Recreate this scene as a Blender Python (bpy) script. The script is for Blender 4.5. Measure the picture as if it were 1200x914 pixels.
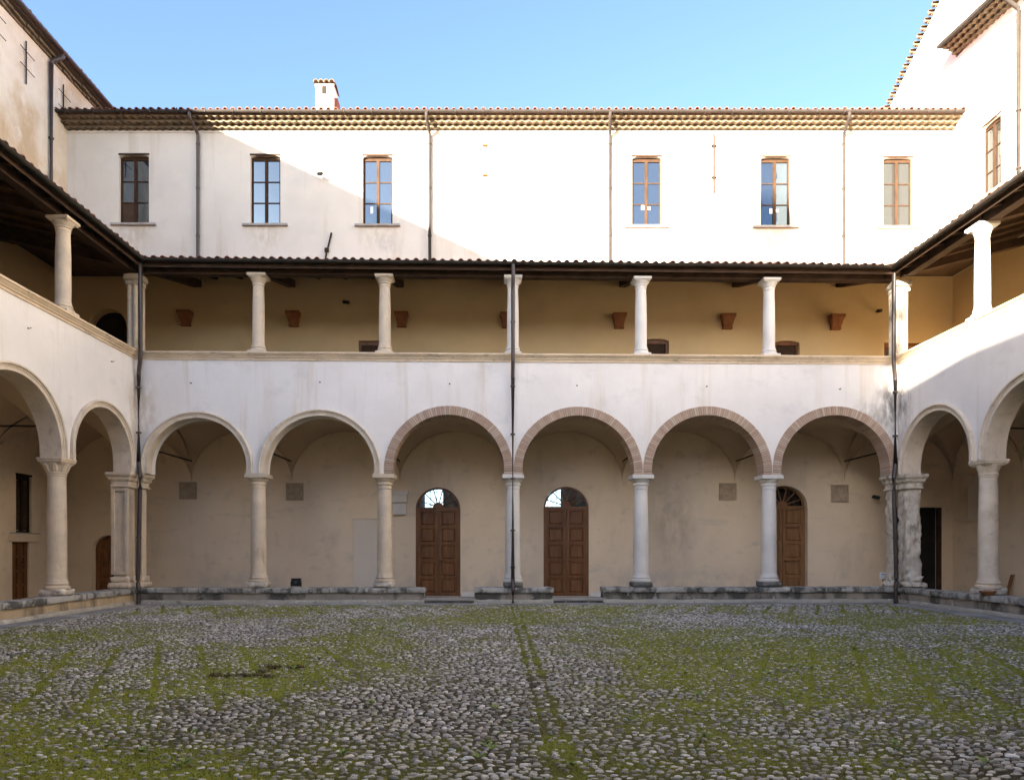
import bpy, bmesh, math, random
import numpy as np
from mathutils import Vector, Matrix, noise as mnoise

for o in list(bpy.data.objects):
    bpy.data.objects.remove(o)
random.seed(7)
rng = np.random.default_rng(7)
scene = bpy.context.scene
col = scene.collection
R = math.radians

# ------------------------------------------------------------------ camera, sky, sun, exposure
F_PX, VX, VY, CAMZ = 800.0, 582.0, 643.0, 1.5          # measured on the 1200 x 914 photograph
cam_d = bpy.data.cameras.new('camera')
cam_d.sensor_width = 36.0
cam_d.lens = 24.0
cam_d.shift_x = (600 - VX) / 1200.0
cam_d.shift_y = (VY - 457) / 1200.0
cam_d.clip_end = 2000
cam = bpy.data.objects.new('camera', cam_d)
col.objects.link(cam)
cam.location = (0, 0, CAMZ)
cam.rotation_euler = (R(90), 0, 0)
scene.camera = cam

RAY = Vector((0.60, 1.0, -0.2733)).normalized()         # direction the sunlight travels
SUN_EL = math.asin(-RAY.z)
SUN_AZ = math.atan2(-RAY.x, -RAY.y)
world = bpy.data.worlds.new('World')
scene.world = world
world.use_nodes = True
wn = world.node_tree
bg = wn.nodes['Background']
sky = wn.nodes.new('ShaderNodeTexSky')
sky.sky_type = 'NISHITA'
sky.sun_disc = False
sky.sun_elevation = SUN_EL
sky.sun_rotation = SUN_AZ
sky.altitude = 300
sky.air_density = 0.68
sky.dust_density = 1.3
sky.ozone_density = 1.6
wn.links.new(sky.outputs[0], bg.inputs[0])
bg.inputs[1].default_value = 0.055
sun_d = bpy.data.lights.new('sun', 'SUN')
sun_d.energy = 4.2
sun_d.angle = R(0.55)
sun_d.color = (1.0, 0.88, 0.72)
sun = bpy.data.objects.new('sun', sun_d)
col.objects.link(sun)
sun.rotation_euler = RAY.to_track_quat('-Z', 'Y').to_euler()
sun.location = (-20, -30, 40)
vs = scene.view_settings
vs.view_transform = 'Standard'
vs.look = 'None'
vs.gamma = 1.0
vs.use_curve_mapping = False
vs.exposure = 3.58
scene.cycles.max_bounces = 12
scene.cycles.diffuse_bounces = 8
scene.render.resolution_x = 1024
scene.render.resolution_y = 779

# ------------------------------------------------------------------ materials
def mat(name, a, b, scale=1.0, rough=0.9, bump=0.2, bscale=40.0, bdist=0.01, stains=(), spec=0.25,
        contrast=(0.35, 0.65), metal=0.0, attr=None, attr_cols=None, randv=0.0, spots=()):
    m = bpy.data.materials.new(name)
    m.use_nodes = True
    nt = m.node_tree
    N, L = nt.nodes, nt.links
    p = N['Principled BSDF']
    p.inputs['Roughness'].default_value = rough
    p.inputs['Specular IOR Level'].default_value = spec
    p.inputs['Metallic'].default_value = metal
    geo = N.new('ShaderNodeNewGeometry')
    pos = geo.outputs['Position']

    def noise(sv, detail=5.0, rgh=0.6):
        mp = N.new('ShaderNodeMapping')
        mp.inputs['Scale'].default_value = sv if isinstance(sv, tuple) else (sv, sv, sv)
        L.new(pos, mp.inputs['Vector'])
        n = N.new('ShaderNodeTexNoise')
        n.inputs['Scale'].default_value = 1.0
        n.inputs['Detail'].default_value = detail
        n.inputs['Roughness'].default_value = rgh
        L.new(mp.outputs[0], n.inputs['Vector'])
        return n.outputs['Fac']

    def rng_(x, lo, hi, t0=0.0, t1=1.0):
        r = N.new('ShaderNodeMapRange')
        r.inputs['From Min'].default_value = lo
        r.inputs['From Max'].default_value = hi
        r.inputs['To Min'].default_value = t0
        r.inputs['To Max'].default_value = t1
        L.new(x, r.inputs['Value'])
        return r.outputs[0]

    def mix(fac, c1, c2, typ='MIX'):
        x = N.new('ShaderNodeMix')
        x.data_type = 'RGBA'
        x.blend_type = typ
        if isinstance(fac, (int, float)):
            x.inputs[0].default_value = fac
        else:
            L.new(fac, x.inputs[0])
        for i, c in ((6, c1), (7, c2)):
            if isinstance(c, tuple):
                x.inputs[i].default_value = (*c, 1)
            else:
                L.new(c, x.inputs[i])
        return x.outputs[2]

    if attr:
        at = N.new('ShaderNodeAttribute')
        at.attribute_name = attr
        rp = N.new('ShaderNodeValToRGB')
        els = rp.color_ramp.elements
        while len(els) < len(attr_cols):
            els.new(0.5)
        for k, (t, c) in enumerate(attr_cols):
            els[k].position = t
            els[k].color = (*c, 1)
        L.new(at.outputs['Fac'], rp.inputs[0])
        base = mix(rng_(noise(scale), *contrast), rp.outputs[0], mix(0.35, rp.outputs[0], b))
    else:
        base = mix(rng_(noise(scale), *contrast), a, b)
    if name == 'river_cobble':                  # moss creeping up the stones from the joints
        am = N.new('ShaderNodeAttribute'); am.attribute_name = 'cover'
        ad = N.new('ShaderNodeMath'); ad.operation = 'ADD'
        L.new(am.outputs['Fac'], ad.inputs[0]); L.new(rng_(noise(60.0), 0.3, 0.7, -0.35, 0.35), ad.inputs[1])
        base = mix(rng_(ad.outputs[0], 0.35, 0.75), base, mix(rng_(noise(5.0), 0.4, 0.6), (0.20, 0.205, 0.035), (0.10, 0.085, 0.035)))
    for (c, sv, lo, hi, amt) in stains:
        base = mix(rng_(noise(sv), lo, hi, 0.0, amt), base, c)
    for (cen_, sc_, nsv, c, amt) in spots:      # stain round one place, broken up by noise
        sb = N.new('ShaderNodeVectorMath'); sb.operation = 'SUBTRACT'; sb.inputs[1].default_value = cen_
        L.new(pos, sb.inputs[0])
        ml = N.new('ShaderNodeVectorMath'); ml.operation = 'MULTIPLY'; ml.inputs[1].default_value = sc_
        L.new(sb.outputs[0], ml.inputs[0])
        ln_ = N.new('ShaderNodeVectorMath'); ln_.operation = 'LENGTH'
        L.new(ml.outputs[0], ln_.inputs[0])
        mu = N.new('ShaderNodeMath'); mu.operation = 'MULTIPLY'
        L.new(rng_(ln_.outputs['Value'], 1.0, 0.25), mu.inputs[0])
        L.new(rng_(noise(nsv), 0.38, 0.58, 0.0, amt), mu.inputs[1])
        base = mix(mu.outputs[0], base, c)
    if randv > 0:
        oi = N.new('ShaderNodeObjectInfo')
        hv = N.new('ShaderNodeHueSaturation')
        L.new(rng_(oi.outputs['Random'], 0, 1, 1 - randv, 1 + randv), hv.inputs['Value'])
        L.new(base, hv.inputs['Color'])
        base = hv.outputs[0]
    L.new(base, p.inputs['Base Color'])
    if bump > 0:
        bn = N.new('ShaderNodeBump')
        bn.inputs['Strength'].default_value = bump
        bn.inputs['Distance'].default_value = bdist
        L.new(noise(bscale, 6.0, 0.65), bn.inputs['Height'])
        L.new(bn.outputs[0], p.inputs['Normal'])
    return m

MT = {}
MT['parapet'] = mat('pale_plaster', (0.80, 0.765, 0.735), (0.73, 0.695, 0.665), 0.8, 0.95, 0.35, (14, 14, 9), 0.012,
    [((0.52, 0.45, 0.35), (3.2, 3.2, 0.25), 0.55, 0.80, 0.45), ((0.50, 0.49, 0.48), (1.1, 1.1, 1.6), 0.58, 0.78, 0.5), ((0.60, 0.47, 0.31), (1.6, 1.6, 0.12), 0.56, 0.74, 0.45)],
    spots=[((10.9, 18.7, 5.5), (1.7, 1.5, 0.75), (6, 6, 2.2), (0.16, 0.155, 0.145), 0.85), ((10.3, 18.8, 5.0), (1.3, 1.3, 1.3), (7, 7, 4), (0.30, 0.29, 0.27), 0.6),
           ((-9.6, 18.3, 5.2), (1.6, 1.6, 0.8), (5, 5, 2), (0.45, 0.34, 0.22), 0.6)])
MT['upper'] = mat('cream_plaster', (0.665, 0.62, 0.55), (0.60, 0.56, 0.49), 0.6, 0.95, 0.3, (10, 10, 8), 0.012,
    [((0.45, 0.38, 0.29), (2.2, 2.2, 0.22), 0.55, 0.76, 0.6), ((0.50, 0.48, 0.45), (0.7, 0.7, 0.9), 0.56, 0.76, 0.5)],
    spots=[((x, 21.7, 11.45), (1.3, 1.0, 1.6), (7, 7, 3), (0.46, 0.40, 0.31), 0.55) for x in (-11.5, -7.35, -3.8, 4.2, 8.9)] + [((-3.4, 21.7, 11.2), (2.0, 1, 3.0), (5, 5, 5), (0.40, 0.40, 0.40), 0.8)])
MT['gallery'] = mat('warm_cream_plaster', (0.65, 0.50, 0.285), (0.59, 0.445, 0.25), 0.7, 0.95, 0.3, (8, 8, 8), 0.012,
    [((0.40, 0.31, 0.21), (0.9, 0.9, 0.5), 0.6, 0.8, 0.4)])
MT['lower'] = mat('beige_plaster', (0.74, 0.62, 0.465), (0.67, 0.555, 0.41), 0.6, 0.95, 0.3, (8, 8, 8), 0.012,
    [((0.42, 0.35, 0.28), (1.2, 1.2, 0.4), 0.56, 0.78, 0.55), ((0.42, 0.39, 0.35), (0.8, 0.8, 2.6), 0.6, 0.78, 0.5), ((0.46, 0.40, 0.33), (2.5, 2.5, 3.5), 0.58, 0.68, 0.35)],
    spots=[((x, 21.7, 0.1), (0.35, 1, 1.0), (2.5, 2.5, 2.5), (0.45, 0.41, 0.36), 0.6) for x in (-8, -3, 0.2, 5, 8)] + [((5.6, 21.7, 2.2), (0.9, 1, 0.55), (2, 2, 1), (0.40, 0.32, 0.23), 0.6)])
MT['panel'] = mat('grey_beige_plaster', (0.66, 0.595, 0.51), (0.61, 0.55, 0.47), 0.9, 0.95, 0.2, 8.0, 0.01)
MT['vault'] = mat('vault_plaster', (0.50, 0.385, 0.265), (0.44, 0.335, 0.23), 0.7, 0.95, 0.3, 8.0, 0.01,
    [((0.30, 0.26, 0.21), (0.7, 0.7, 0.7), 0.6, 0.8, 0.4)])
MT['old'] = mat('weathered_plaster', (0.70, 0.63, 0.53), (0.62, 0.53, 0.42), 1.3, 0.95, 0.7, (9, 9, 7), 0.03,
    [((0.46, 0.32, 0.17), (0.55, 0.42, 0.30), 0.54, 0.64, 0.65), ((0.40, 0.26, 0.12), (2.0, 1.6, 0.35), 0.6, 0.75, 0.6),
     ((0.72, 0.69, 0.64), (1.8, 1.8, 1.8), 0.62, 0.68, 0.5)])
MT['white'] = mat('right_plaster', (0.82, 0.78, 0.71), (0.77, 0.73, 0.66), 0.6, 0.95, 0.3, 9.0, 0.012)
MT['stone_tan'] = mat('weathered_tan_stone', (0.66, 0.545, 0.41), (0.52, 0.44, 0.345), 2.2, 0.85, 0.6, (14, 14, 14), 0.02,
    [((0.30, 0.215, 0.14), (4, 4, 1.2), 0.58, 0.75, 0.6), ((0.24, 0.22, 0.20), (6, 6, 6), 0.64, 0.76, 0.5)])
MT['stone_white'] = mat('white_stone', (0.70, 0.67, 0.63), (0.60, 0.575, 0.54), 1.6, 0.75, 0.35, (12, 12, 12), 0.012,
    [((0.42, 0.40, 0.37), (5, 5, 2), 0.60, 0.8, 0.4)])
MT['arch_stone'] = mat('arch_stone', (0.68, 0.59, 0.48), (0.57, 0.48, 0.38), 2.5, 0.85, 0.5, 20.0, 0.015,
    [((0.34, 0.26, 0.18), (5, 5, 5), 0.58, 0.74, 0.6), ((0.27, 0.25, 0.23), (9, 9, 9), 0.64, 0.74, 0.5)])
MT['cornice'] = mat('cornice_stone', (0.68, 0.55, 0.40), (0.56, 0.44, 0.31), 2.0, 0.85, 0.5, 18.0, 0.015,
    [((0.22, 0.19, 0.14), (3.5, 3.5, 9), 0.57, 0.72, 0.65)])
MT['eroded'] = mat('eroded_stone', (0.70, 0.64, 0.55), (0.46, 0.40, 0.33), 5.0, 0.9, 0.9, (16, 16, 16), 0.04,
    [((0.20, 0.175, 0.15), (5, 5, 3), 0.54, 0.66, 0.75)])
MT['coping'] = mat('lichen_stone', (0.44, 0.42, 0.385), (0.33, 0.31, 0.28), 3.0, 0.9, 0.8, 25.0, 0.02,
    [((0.07, 0.07, 0.062), (2.6, 2.6, 2.0), 0.485, 0.60, 0.88), ((0.58, 0.57, 0.54), (5, 5, 5), 0.6, 0.68, 0.7),
     ((0.05, 0.05, 0.045), (8, 8, 3), 0.6, 0.7, 0.7)], randv=0.12)
MT['lowwall'] = mat('stained_low_wall', (0.36, 0.315, 0.255), (0.28, 0.25, 0.21), 2.0, 0.95, 0.8, 20.0, 0.02,
    [((0.055, 0.053, 0.047), (1.7, 1.7, 1.0), 0.45, 0.59, 0.85), ((0.52, 0.50, 0.46), (4, 4, 4), 0.63, 0.68, 0.7)])
MT['lowwall_tan'] = mat('tan_low_wall', (0.50, 0.39, 0.26), (0.40, 0.31, 0.21), 2.0, 0.95, 0.7, 20.0, 0.02,
    [((0.10, 0.085, 0.065), (1.9, 1.9, 0.5), 0.50, 0.62, 0.8)])
MT['skirt'] = mat('pale_mortar', (0.47, 0.44, 0.38), (0.37, 0.345, 0.30), 4.0, 0.95, 0.9, 22.0, 0.03,
    [((0.16, 0.155, 0.14), (3, 3, 3), 0.6, 0.68, 0.6), ((0.62, 0.61, 0.58), (3.6, 3.6, 6), 0.62, 0.68, 0.8)])
MT['plinth_dark'] = mat('dark_plinth', (0.19, 0.18, 0.165), (0.11, 0.105, 0.095), 5.0, 0.9, 0.8, 25.0, 0.02,
    [((0.40, 0.385, 0.35), (7, 7, 7), 0.6, 0.68, 0.6)])
MT['slab'] = mat('border_slab', (0.30, 0.295, 0.285), (0.20, 0.195, 0.185), 2.0, 0.8, 0.6, 25.0, 0.015,
    [((0.07, 0.07, 0.065), (1.2, 1.2, 1.2), 0.55, 0.68, 0.7)], spec=0.4, randv=0.15)
MT['slab_tan'] = mat('step_stone', (0.36, 0.34, 0.31), (0.27, 0.255, 0.235), 3.0, 0.85, 0.5, 25.0, 0.01)
MT['brick'] = mat('thin_brick', None, (0.52, 0.42, 0.34), 12.0, 0.95, 0.5, 60.0, 0.006, attr='tone',
    attr_cols=[(0.0, (0.37, 0.245, 0.18)), (0.5, (0.43, 0.30, 0.225)), (0.8, (0.47, 0.345, 0.265)), (1.0, (0.51, 0.41, 0.33))])
MT['mortar'] = mat('brick_mortar', (0.27, 0.23, 0.185), (0.20, 0.17, 0.14), 8.0, 0.95, 0.4, 40.0)
MT['wood_door'] = mat('brown_door_wood', (0.21, 0.088, 0.030), (0.125, 0.050, 0.017), (9, 9, 1.2), 0.42, 0.3, (50, 50, 5), 0.004,
    [((0.065, 0.026, 0.010), (14, 14, 2), 0.58, 0.75, 0.6)], spec=0.4)
MT['wood_door2'] = mat('light_door_wood', (0.25, 0.125, 0.052), (0.175, 0.085, 0.034), (9, 9, 1.2), 0.5, 0.3, (50, 50, 5), 0.004, spec=0.35)
MT['wood_dark'] = mat('dark_roof_timber', (0.075, 0.043, 0.026), (0.045, 0.026, 0.016), (3, 3, 3), 0.8, 0.5, (20, 20, 20), 0.01)
MT['wood_board'] = mat('ceiling_board', (0.085, 0.052, 0.032), (0.055, 0.033, 0.020), (3, 3, 3), 0.85, 0.5, (20, 20, 20), 0.01)
MT['wood_win'] = mat('window_wood', (0.055, 0.030, 0.017), (0.035, 0.019, 0.011), (10, 10, 3), 0.7, 0.3, 50.0, 0.004, spec=0.1)
MT['tile'] = mat('clay_tile', (0.26, 0.105, 0.065), (0.185, 0.078, 0.052), 3.0, 0.9, 0.5, 30.0, 0.01,
    [((0.10, 0.08, 0.065), (4, 4, 4), 0.56, 0.7, 0.7), ((0.42, 0.33, 0.24), (6, 6, 6), 0.62, 0.7, 0.6)], randv=0.3)
MT['eave_tile'] = mat('eave_clay', (0.175, 0.135, 0.09), (0.12, 0.09, 0.058), 5.0, 0.9, 0.5, 30.0, 0.01,
    [((0.08, 0.055, 0.036), (7, 7, 7), 0.56, 0.7, 0.6)])
MT['terracotta'] = mat('terracotta', (0.30, 0.125, 0.055), (0.21, 0.085, 0.038), 6.0, 0.85, 0.3, 40.0, 0.005)
MT['pipe'] = mat('brown_painted_metal', (0.055, 0.042, 0.040), (0.04, 0.031, 0.029), 5.0, 0.45, 0.1, 30.0, 0.003, spec=0.5)
MT['gutter'] = mat('grey_gutter_metal', (0.045, 0.037, 0.032), (0.033, 0.027, 0.023), 4.0, 0.75, 0.15, 30.0, 0.003, spec=0.12)
MT['iron'] = mat('rusty_iron', (0.035, 0.024, 0.019), (0.055, 0.032, 0.022), 12.0, 0.8, 0.3, 60.0, 0.002, spec=0.1)
MT['black'] = mat('black_plastic', (0.014, 0.014, 0.016), (0.02, 0.02, 0.022), 8.0, 0.5, 0.0)
MT['light_dots'] = mat('pale_light_dots', (0.55, 0.56, 0.58), (0.45, 0.46, 0.48), 8.0, 0.4, 0.0, spec=0.5)
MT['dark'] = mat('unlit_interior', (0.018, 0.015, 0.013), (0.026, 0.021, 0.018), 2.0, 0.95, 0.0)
MT['sign_white'] = mat('sign_white', (0.75, 0.77, 0.80), (0.70, 0.72, 0.76), 4.0, 0.5, 0.0)
MT['sign_green'] = mat('sign_green', (0.02, 0.30, 0.11), (0.02, 0.26, 0.10), 4.0, 0.5, 0.0)
MT['sign_blue'] = mat('sign_blue', (0.03, 0.10, 0.32), (0.03, 0.09, 0.28), 4.0, 0.5, 0.0)
MT['relief'] = mat('relief_stone', (0.46, 0.37, 0.27), (0.34, 0.27, 0.195), 7.0, 0.9, 0.9, 30.0, 0.03)
MT['floor'] = mat('gallery_floor_stone', (0.40, 0.37, 0.33), (0.31, 0.285, 0.255), 2.0, 0.8, 0.3, 20.0)
MT['earth'] = mat('earth_ground', (0.16, 0.13, 0.09), (0.11, 0.10, 0.06), 0.5, 0.95, 0.4, 5.0)
MT['leaf'] = mat('conifer_green', (0.04, 0.075, 0.03), (0.06, 0.10, 0.04), 0.6, 0.8, 0.0)
MT['weed'] = mat('weed_green', (0.15, 0.20, 0.05), (0.20, 0.26, 0.07), 30.0, 0.7, 0.0)
MT['moss'] = mat('moss_green', (0.29, 0.30, 0.03), (0.17, 0.18, 0.022), 3.0, 0.95, 0.0,
    stains=[((0.09, 0.07, 0.03), (1.4, 1.4, 1.4), 0.56, 0.72, 0.6)])
MT['soil'] = mat('mossy_soil', None, (0.035, 0.027, 0.015), 40.0, 0.95, 0.9, 120.0, 0.02, attr='moss',
    attr_cols=[(0.0, (0.030, 0.022, 0.013)), (0.35, (0.048, 0.038, 0.016)), (0.66, (0.10, 0.10, 0.018)), (1.0, (0.20, 0.215, 0.028))])
MT['cobble'] = mat('river_cobble', None, (0.20, 0.19, 0.17), 25.0, 0.72, 0.5, 90.0, 0.006, attr='tone',
    attr_cols=[(0.0, (0.11, 0.093, 0.072)), (0.28, (0.27, 0.24, 0.20)), (0.6, (0.46, 0.425, 0.375)), (0.88, (0.64, 0.60, 0.55)), (1.0, (0.80, 0.775, 0.74))],
    stains=[((0.17, 0.16, 0.055), (3, 3, 3), 0.56, 0.72, 0.5), ((0.13, 0.105, 0.075), (14, 14, 14), 0.55, 0.68, 0.55)], spec=0.35)
MT['clump'] = mat('dry_clod', (0.075, 0.052, 0.026), (0.11, 0.085, 0.035), 20.0, 0.95, 0.8, 60.0, 0.02)

def glass(name, base, ior=1.9):
    m = bpy.data.materials.new(name)
    m.use_nodes = True
    nt = m.node_tree
    p = nt.nodes['Principled BSDF']
    p.inputs['Base Color'].default_value = (*base, 1)
    p.inputs['Roughness'].default_value = 0.025
    p.inputs['IOR'].default_value = ior
    p.inputs['Specular Tint'].default_value = (0.62, 0.82, 1.0, 1)
    n = nt.nodes.new('ShaderNodeTexNoise')
    n.inputs['Scale'].default_value = 1.3
    b = nt.nodes.new('ShaderNodeBump')
    b.inputs['Strength'].default_value = 0.06
    b.inputs['Distance'].default_value = 0.05
    g = nt.nodes.new('ShaderNodeNewGeometry')
    nt.links.new(g.outputs['Position'], n.inputs['Vector'])
    nt.links.new(n.outputs['Fac'], b.inputs['Height'])
    nt.links.new(b.outputs[0], p.inputs['Normal'])
    return m
MT['glass'] = glass('window_glass', (0.015, 0.02, 0.028), 2.3)
MT['glass_grey'] = glass('curtained_glass', (0.030, 0.029, 0.026), 1.45)
def clear_glass(name):
    m = bpy.data.materials.new(name)
    m.use_nodes = True
    nt = m.node_tree
    nt.nodes.remove(nt.nodes['Principled BSDF'])
    t = nt.nodes.new('ShaderNodeBsdfTransparent'); t.inputs[0].default_value = (0.86, 0.88, 0.88, 1)
    g = nt.nodes.new('ShaderNodeBsdfGlossy'); g.inputs['Roughness'].default_value = 0.03
    f = nt.nodes.new('ShaderNodeFresnel'); f.inputs[0].default_value = 1.6
    x = nt.nodes.new('ShaderNodeMixShader')
    nt.links.new(f.outputs[0], x.inputs[0]); nt.links.new(t.outputs[0], x.inputs[1]); nt.links.new(g.outputs[0], x.inputs[2])
    nt.links.new(x.outputs[0], nt.nodes['Material Output'].inputs[0])
    return m
MT['glass_fan'] = clear_glass('fanlight_glass')

# ------------------------------------------------------------------ mesh helpers
class MB:
    def __init__(self):
        self.v, self.f = [], []

    def poly(self, pts):
        n = len(self.v)
        self.v += [tuple(p) for p in pts]
        self.f.append(tuple(range(n, n + len(pts))))

    def hexa(self, a, b):                      # two loops of 4 points
        n = len(self.v)
        self.v += [tuple(p) for p in a] + [tuple(p) for p in b]
        for q in ((0, 1, 2, 3), (7, 6, 5, 4), (0, 4, 5, 1), (1, 5, 6, 2), (2, 6, 7, 3), (3, 7, 4, 0)):
            self.f.append(tuple(n + k for k in q))

    def box(self, x0, x1, y0, y1, z0, z1):
        self.hexa([(x0, y0, z0), (x1, y0, z0), (x1, y1, z0), (x0, y1, z0)],
                  [(x0, y0, z1), (x1, y0, z1), (x1, y1, z1), (x0, y1, z1)])

    def fbox(self, F, u0, u1, d0, d1, z0, z1):
        self.hexa([F(u0, d0, z0), F(u1, d0, z0), F(u1, d1, z0), F(u0, d1, z0)],
                  [F(u0, d0, z1), F(u1, d0, z1), F(u1, d1, z1), F(u0, d1, z1)])

    def loops(self, loops, close=True, cap=True):   # skin consecutive rings of equal length
        n0 = len(self.v)
        k = len(loops[0])
        for lp in loops:
            self.v += [tuple(p) for p in lp]
        for i in range(len(loops) - 1):
            for j in range(k if close else k - 1):
                j2 = (j + 1) % k
                self.f.append((n0 + i * k + j, n0 + i * k + j2, n0 + (i + 1) * k + j2, n0 + (i + 1) * k + j))
        if cap:
            self.f.append(tuple(n0 + j for j in reversed(range(k))))
            self.f.append(tuple(n0 + (len(loops) - 1) * k + j for j in range(k)))

    def lathe(self, prof, seg=24, c=(0, 0), sq=0.0):
        lp = []
        for r, z in prof:
            lp.append([(c[0] + r * math.cos(2 * math.pi * j / seg), c[1] + r * math.sin(2 * math.pi * j / seg), z) for j in range(seg)])
        self.loops(lp)

    def tube(self, pts, r, seg=8):
        pts = [Vector(p) for p in pts]
        lp = []
        for i, p in enumerate(pts):
            t = ((pts[min(i + 1, len(pts) - 1)] - p).normalized() + (p - pts[max(i - 1, 0)]).normalized())
            t.normalize()
            a = t.cross(Vector((0, 0, 1)))
            if a.length < 0.05:
                a = t.cross(Vector((0, 1, 0)))
            a.normalize()
            b = t.cross(a)
            lp.append([p + r * (math.cos(2 * math.pi * j / seg) * a + math.sin(2 * math.pi * j / seg) * b) for j in range(seg)])
        self.loops(lp)

    def mesh(self, name, m, smooth=None, recalc=True):
        me = bpy.data.meshes.new(name)
        me.from_pydata(self.v, [], self.f)
        if recalc:
            bm = bmesh.new()
            bm.from_mesh(me)
            bmesh.ops.remove_doubles(bm, verts=bm.verts, dist=1e-5)
            bmesh.ops.recalc_face_normals(bm, faces=bm.faces)
            bm.to_mesh(me)
            bm.free()
        me.materials.append(MT[m])
        if smooth:
            me.polygons.foreach_set('use_smooth', [True] * len(me.polygons))
            me.set_sharp_from_angle(angle=R(smooth))
        me.update()
        return me

    def build(self, name, m, parent=None, smooth=None, **kw):
        return link(name, self.mesh(name, m, smooth), parent, **kw)

WM = {}
def link(name, data, parent=None, loc=(0, 0, 0), rotz=0.0, scale=None, label=None, cat=None, group=None, kind=None, rot=None):
    o = bpy.data.objects.new(name, data)
    col.objects.link(o)
    M = Matrix.Translation(loc) @ (rot if rot is not None else Matrix.Rotation(rotz, 4, 'Z'))
    if scale is not None:
        M = M @ Matrix.Diagonal((*scale, 1))
    WM[o.name] = M
    if parent is not None:
        o.parent = parent
        o.matrix_basis = WM[parent.name].inverted() @ M
    else:
        o.matrix_basis = M
    if label: o['label'] = label
    if cat: o['category'] = cat
    if group: o['group'] = group
    if kind: o['kind'] = kind
    return o

def thing(name, loc, label, cat, group=None):
    return link(name, None, None, loc, label=label, cat=cat, group=group)

class Frame:
    def __init__(self, O, e, i):
        self.O, self.e, self.i = Vector((*O, 0)), Vector((*e, 0)).normalized(), Vector((*i, 0)).normalized()
    def __call__(self, u, d, z):
        return self.O + self.e * u + self.i * d + Vector((0, 0, z))

def wall(mb, F, u0, u1, z0, z1, ops=(), reveal=0.2, steps=14, topf=None):
    """one wall face with openings, reveals cut inward"""
    def zt(o, u):
        r = o.get('rise', 0)
        if not r: return o['z1']
        h = (o['u1'] - o['u0']) / 2
        t = max(0, 1 - ((u - o['u0'] - h) / h) ** 2)
        return o['z1'] - r + r * math.sqrt(t)
    bps = {u0, u1}
    for o in ops:
        n = steps if o.get('rise', 0) else 1
        o['bp'] = [o['u0'] + (o['u1'] - o['u0']) * (0.5 - 0.5 * math.cos(math.pi * k / n)) for k in range(n + 1)]
        bps |= set(o['bp'])
    bps = sorted(b for b in bps if u0 - 1e-6 <= b <= u1 + 1e-6)
    T = topf or (lambda u: z1)
    for a, b in zip(bps, bps[1:]):
        if b - a < 1e-6: continue
        m = (a + b) / 2
        za, zb = z0, z0
        for o in sorted((o for o in ops if o['u0'] < m < o['u1']), key=lambda o: o['z0']):
            if o['z0'] > min(za, zb) + 1e-6:
                mb.poly([F(a, 0, za), F(b, 0, zb), F(b, 0, o['z0']), F(a, 0, o['z0'])])
            za, zb = zt(o, a), zt(o, b)
        mb.poly([F(a, 0, za), F(b, 0, zb), F(b, 0, T(b)), F(a, 0, T(a))])
    for o in ops:
        rv = o.get('reveal', reveal)
        bp = o['bp']
        mb.poly([F(bp[0], 0, o['z0']), F(bp[-1], 0, o['z0']), F(bp[-1], rv, o['z0']), F(bp[0], rv, o['z0'])])
        for u in (bp[0], bp[-1]):
            mb.poly([F(u, 0, o['z0']), F(u, rv, o['z0']), F(u, rv, zt(o, u)), F(u, 0, zt(o, u))])
        for a, b in zip(bp, bp[1:]):
            mb.poly([F(a, 0, zt(o, a)), F(b, 0, zt(o, b)), F(b, rv, zt(o, b)), F(a, rv, zt(o, a))])

def rough_mesh(name, m, sx, sy, sz, cell=0.06, amp=0.012, seed=0, smooth=50, freq=7.0, rnd=0.02):
    """a worn stone block centred in x,y with its base at z=0"""
    bm = bmesh.new()
    nx, ny, nz = (max(1, min(26, round(s / cell))) for s in (sx, sy, sz))
    grid = {}
    def vert(i, j, k):
        key = (i, j, k)
        if key not in grid:
            p = Vector((sx * (i / nx - 0.5), sy * (j / ny - 0.5), sz * k / nz))
            e = sum((i in (0, nx), j in (0, ny), k in (0, nz)))
            off = Vector((seed * 3.7, seed * 1.3, seed * 2.1))
            nv = mnoise.noise_vector(p * freq + off) * amp + mnoise.noise_vector(p * freq * 3 + off) * amp * 0.4
            if e >= 2:
                c = Vector((-1 if i == nx else 1 if i == 0 else 0, -1 if j == ny else 1 if j == 0 else 0, -1 if k == nz else 1 if k == 0 else 0))
                nv += c * rnd * (0.4 + 0.9 * abs(mnoise.noise(p * 5 + off)))
            grid[key] = bm.verts.new(p + nv)
        return grid[key]
    for i in range(nx):
        for j in range(ny):
            for k in (0, nz):
                bm.faces.new([vert(i, j, k), vert(i + 1, j, k), vert(i + 1, j + 1, k), vert(i, j + 1, k)])
    for i in range(nx):
        for k in range(nz):
            for j in (0, ny):
                bm.faces.new([vert(i, j, k), vert(i + 1, j, k), vert(i + 1, j, k + 1), vert(i, j, k + 1)])
    for j in range(ny):
        for k in range(nz):
            for i in (0, nx):
                bm.faces.new([vert(i, j, k), vert(i, j + 1, k), vert(i, j + 1, k + 1), vert(i, j, k + 1)])
    bmesh.ops.recalc_face_normals(bm, faces=bm.faces)
    me = bpy.data.meshes.new(name)
    bm.to_mesh(me)
    bm.free()
    me.materials.append(MT[m])
    me.polygons.foreach_set('use_smooth', [True] * len(me.polygons))
    me.set_sharp_from_angle(angle=R(smooth))
    return me

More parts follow.
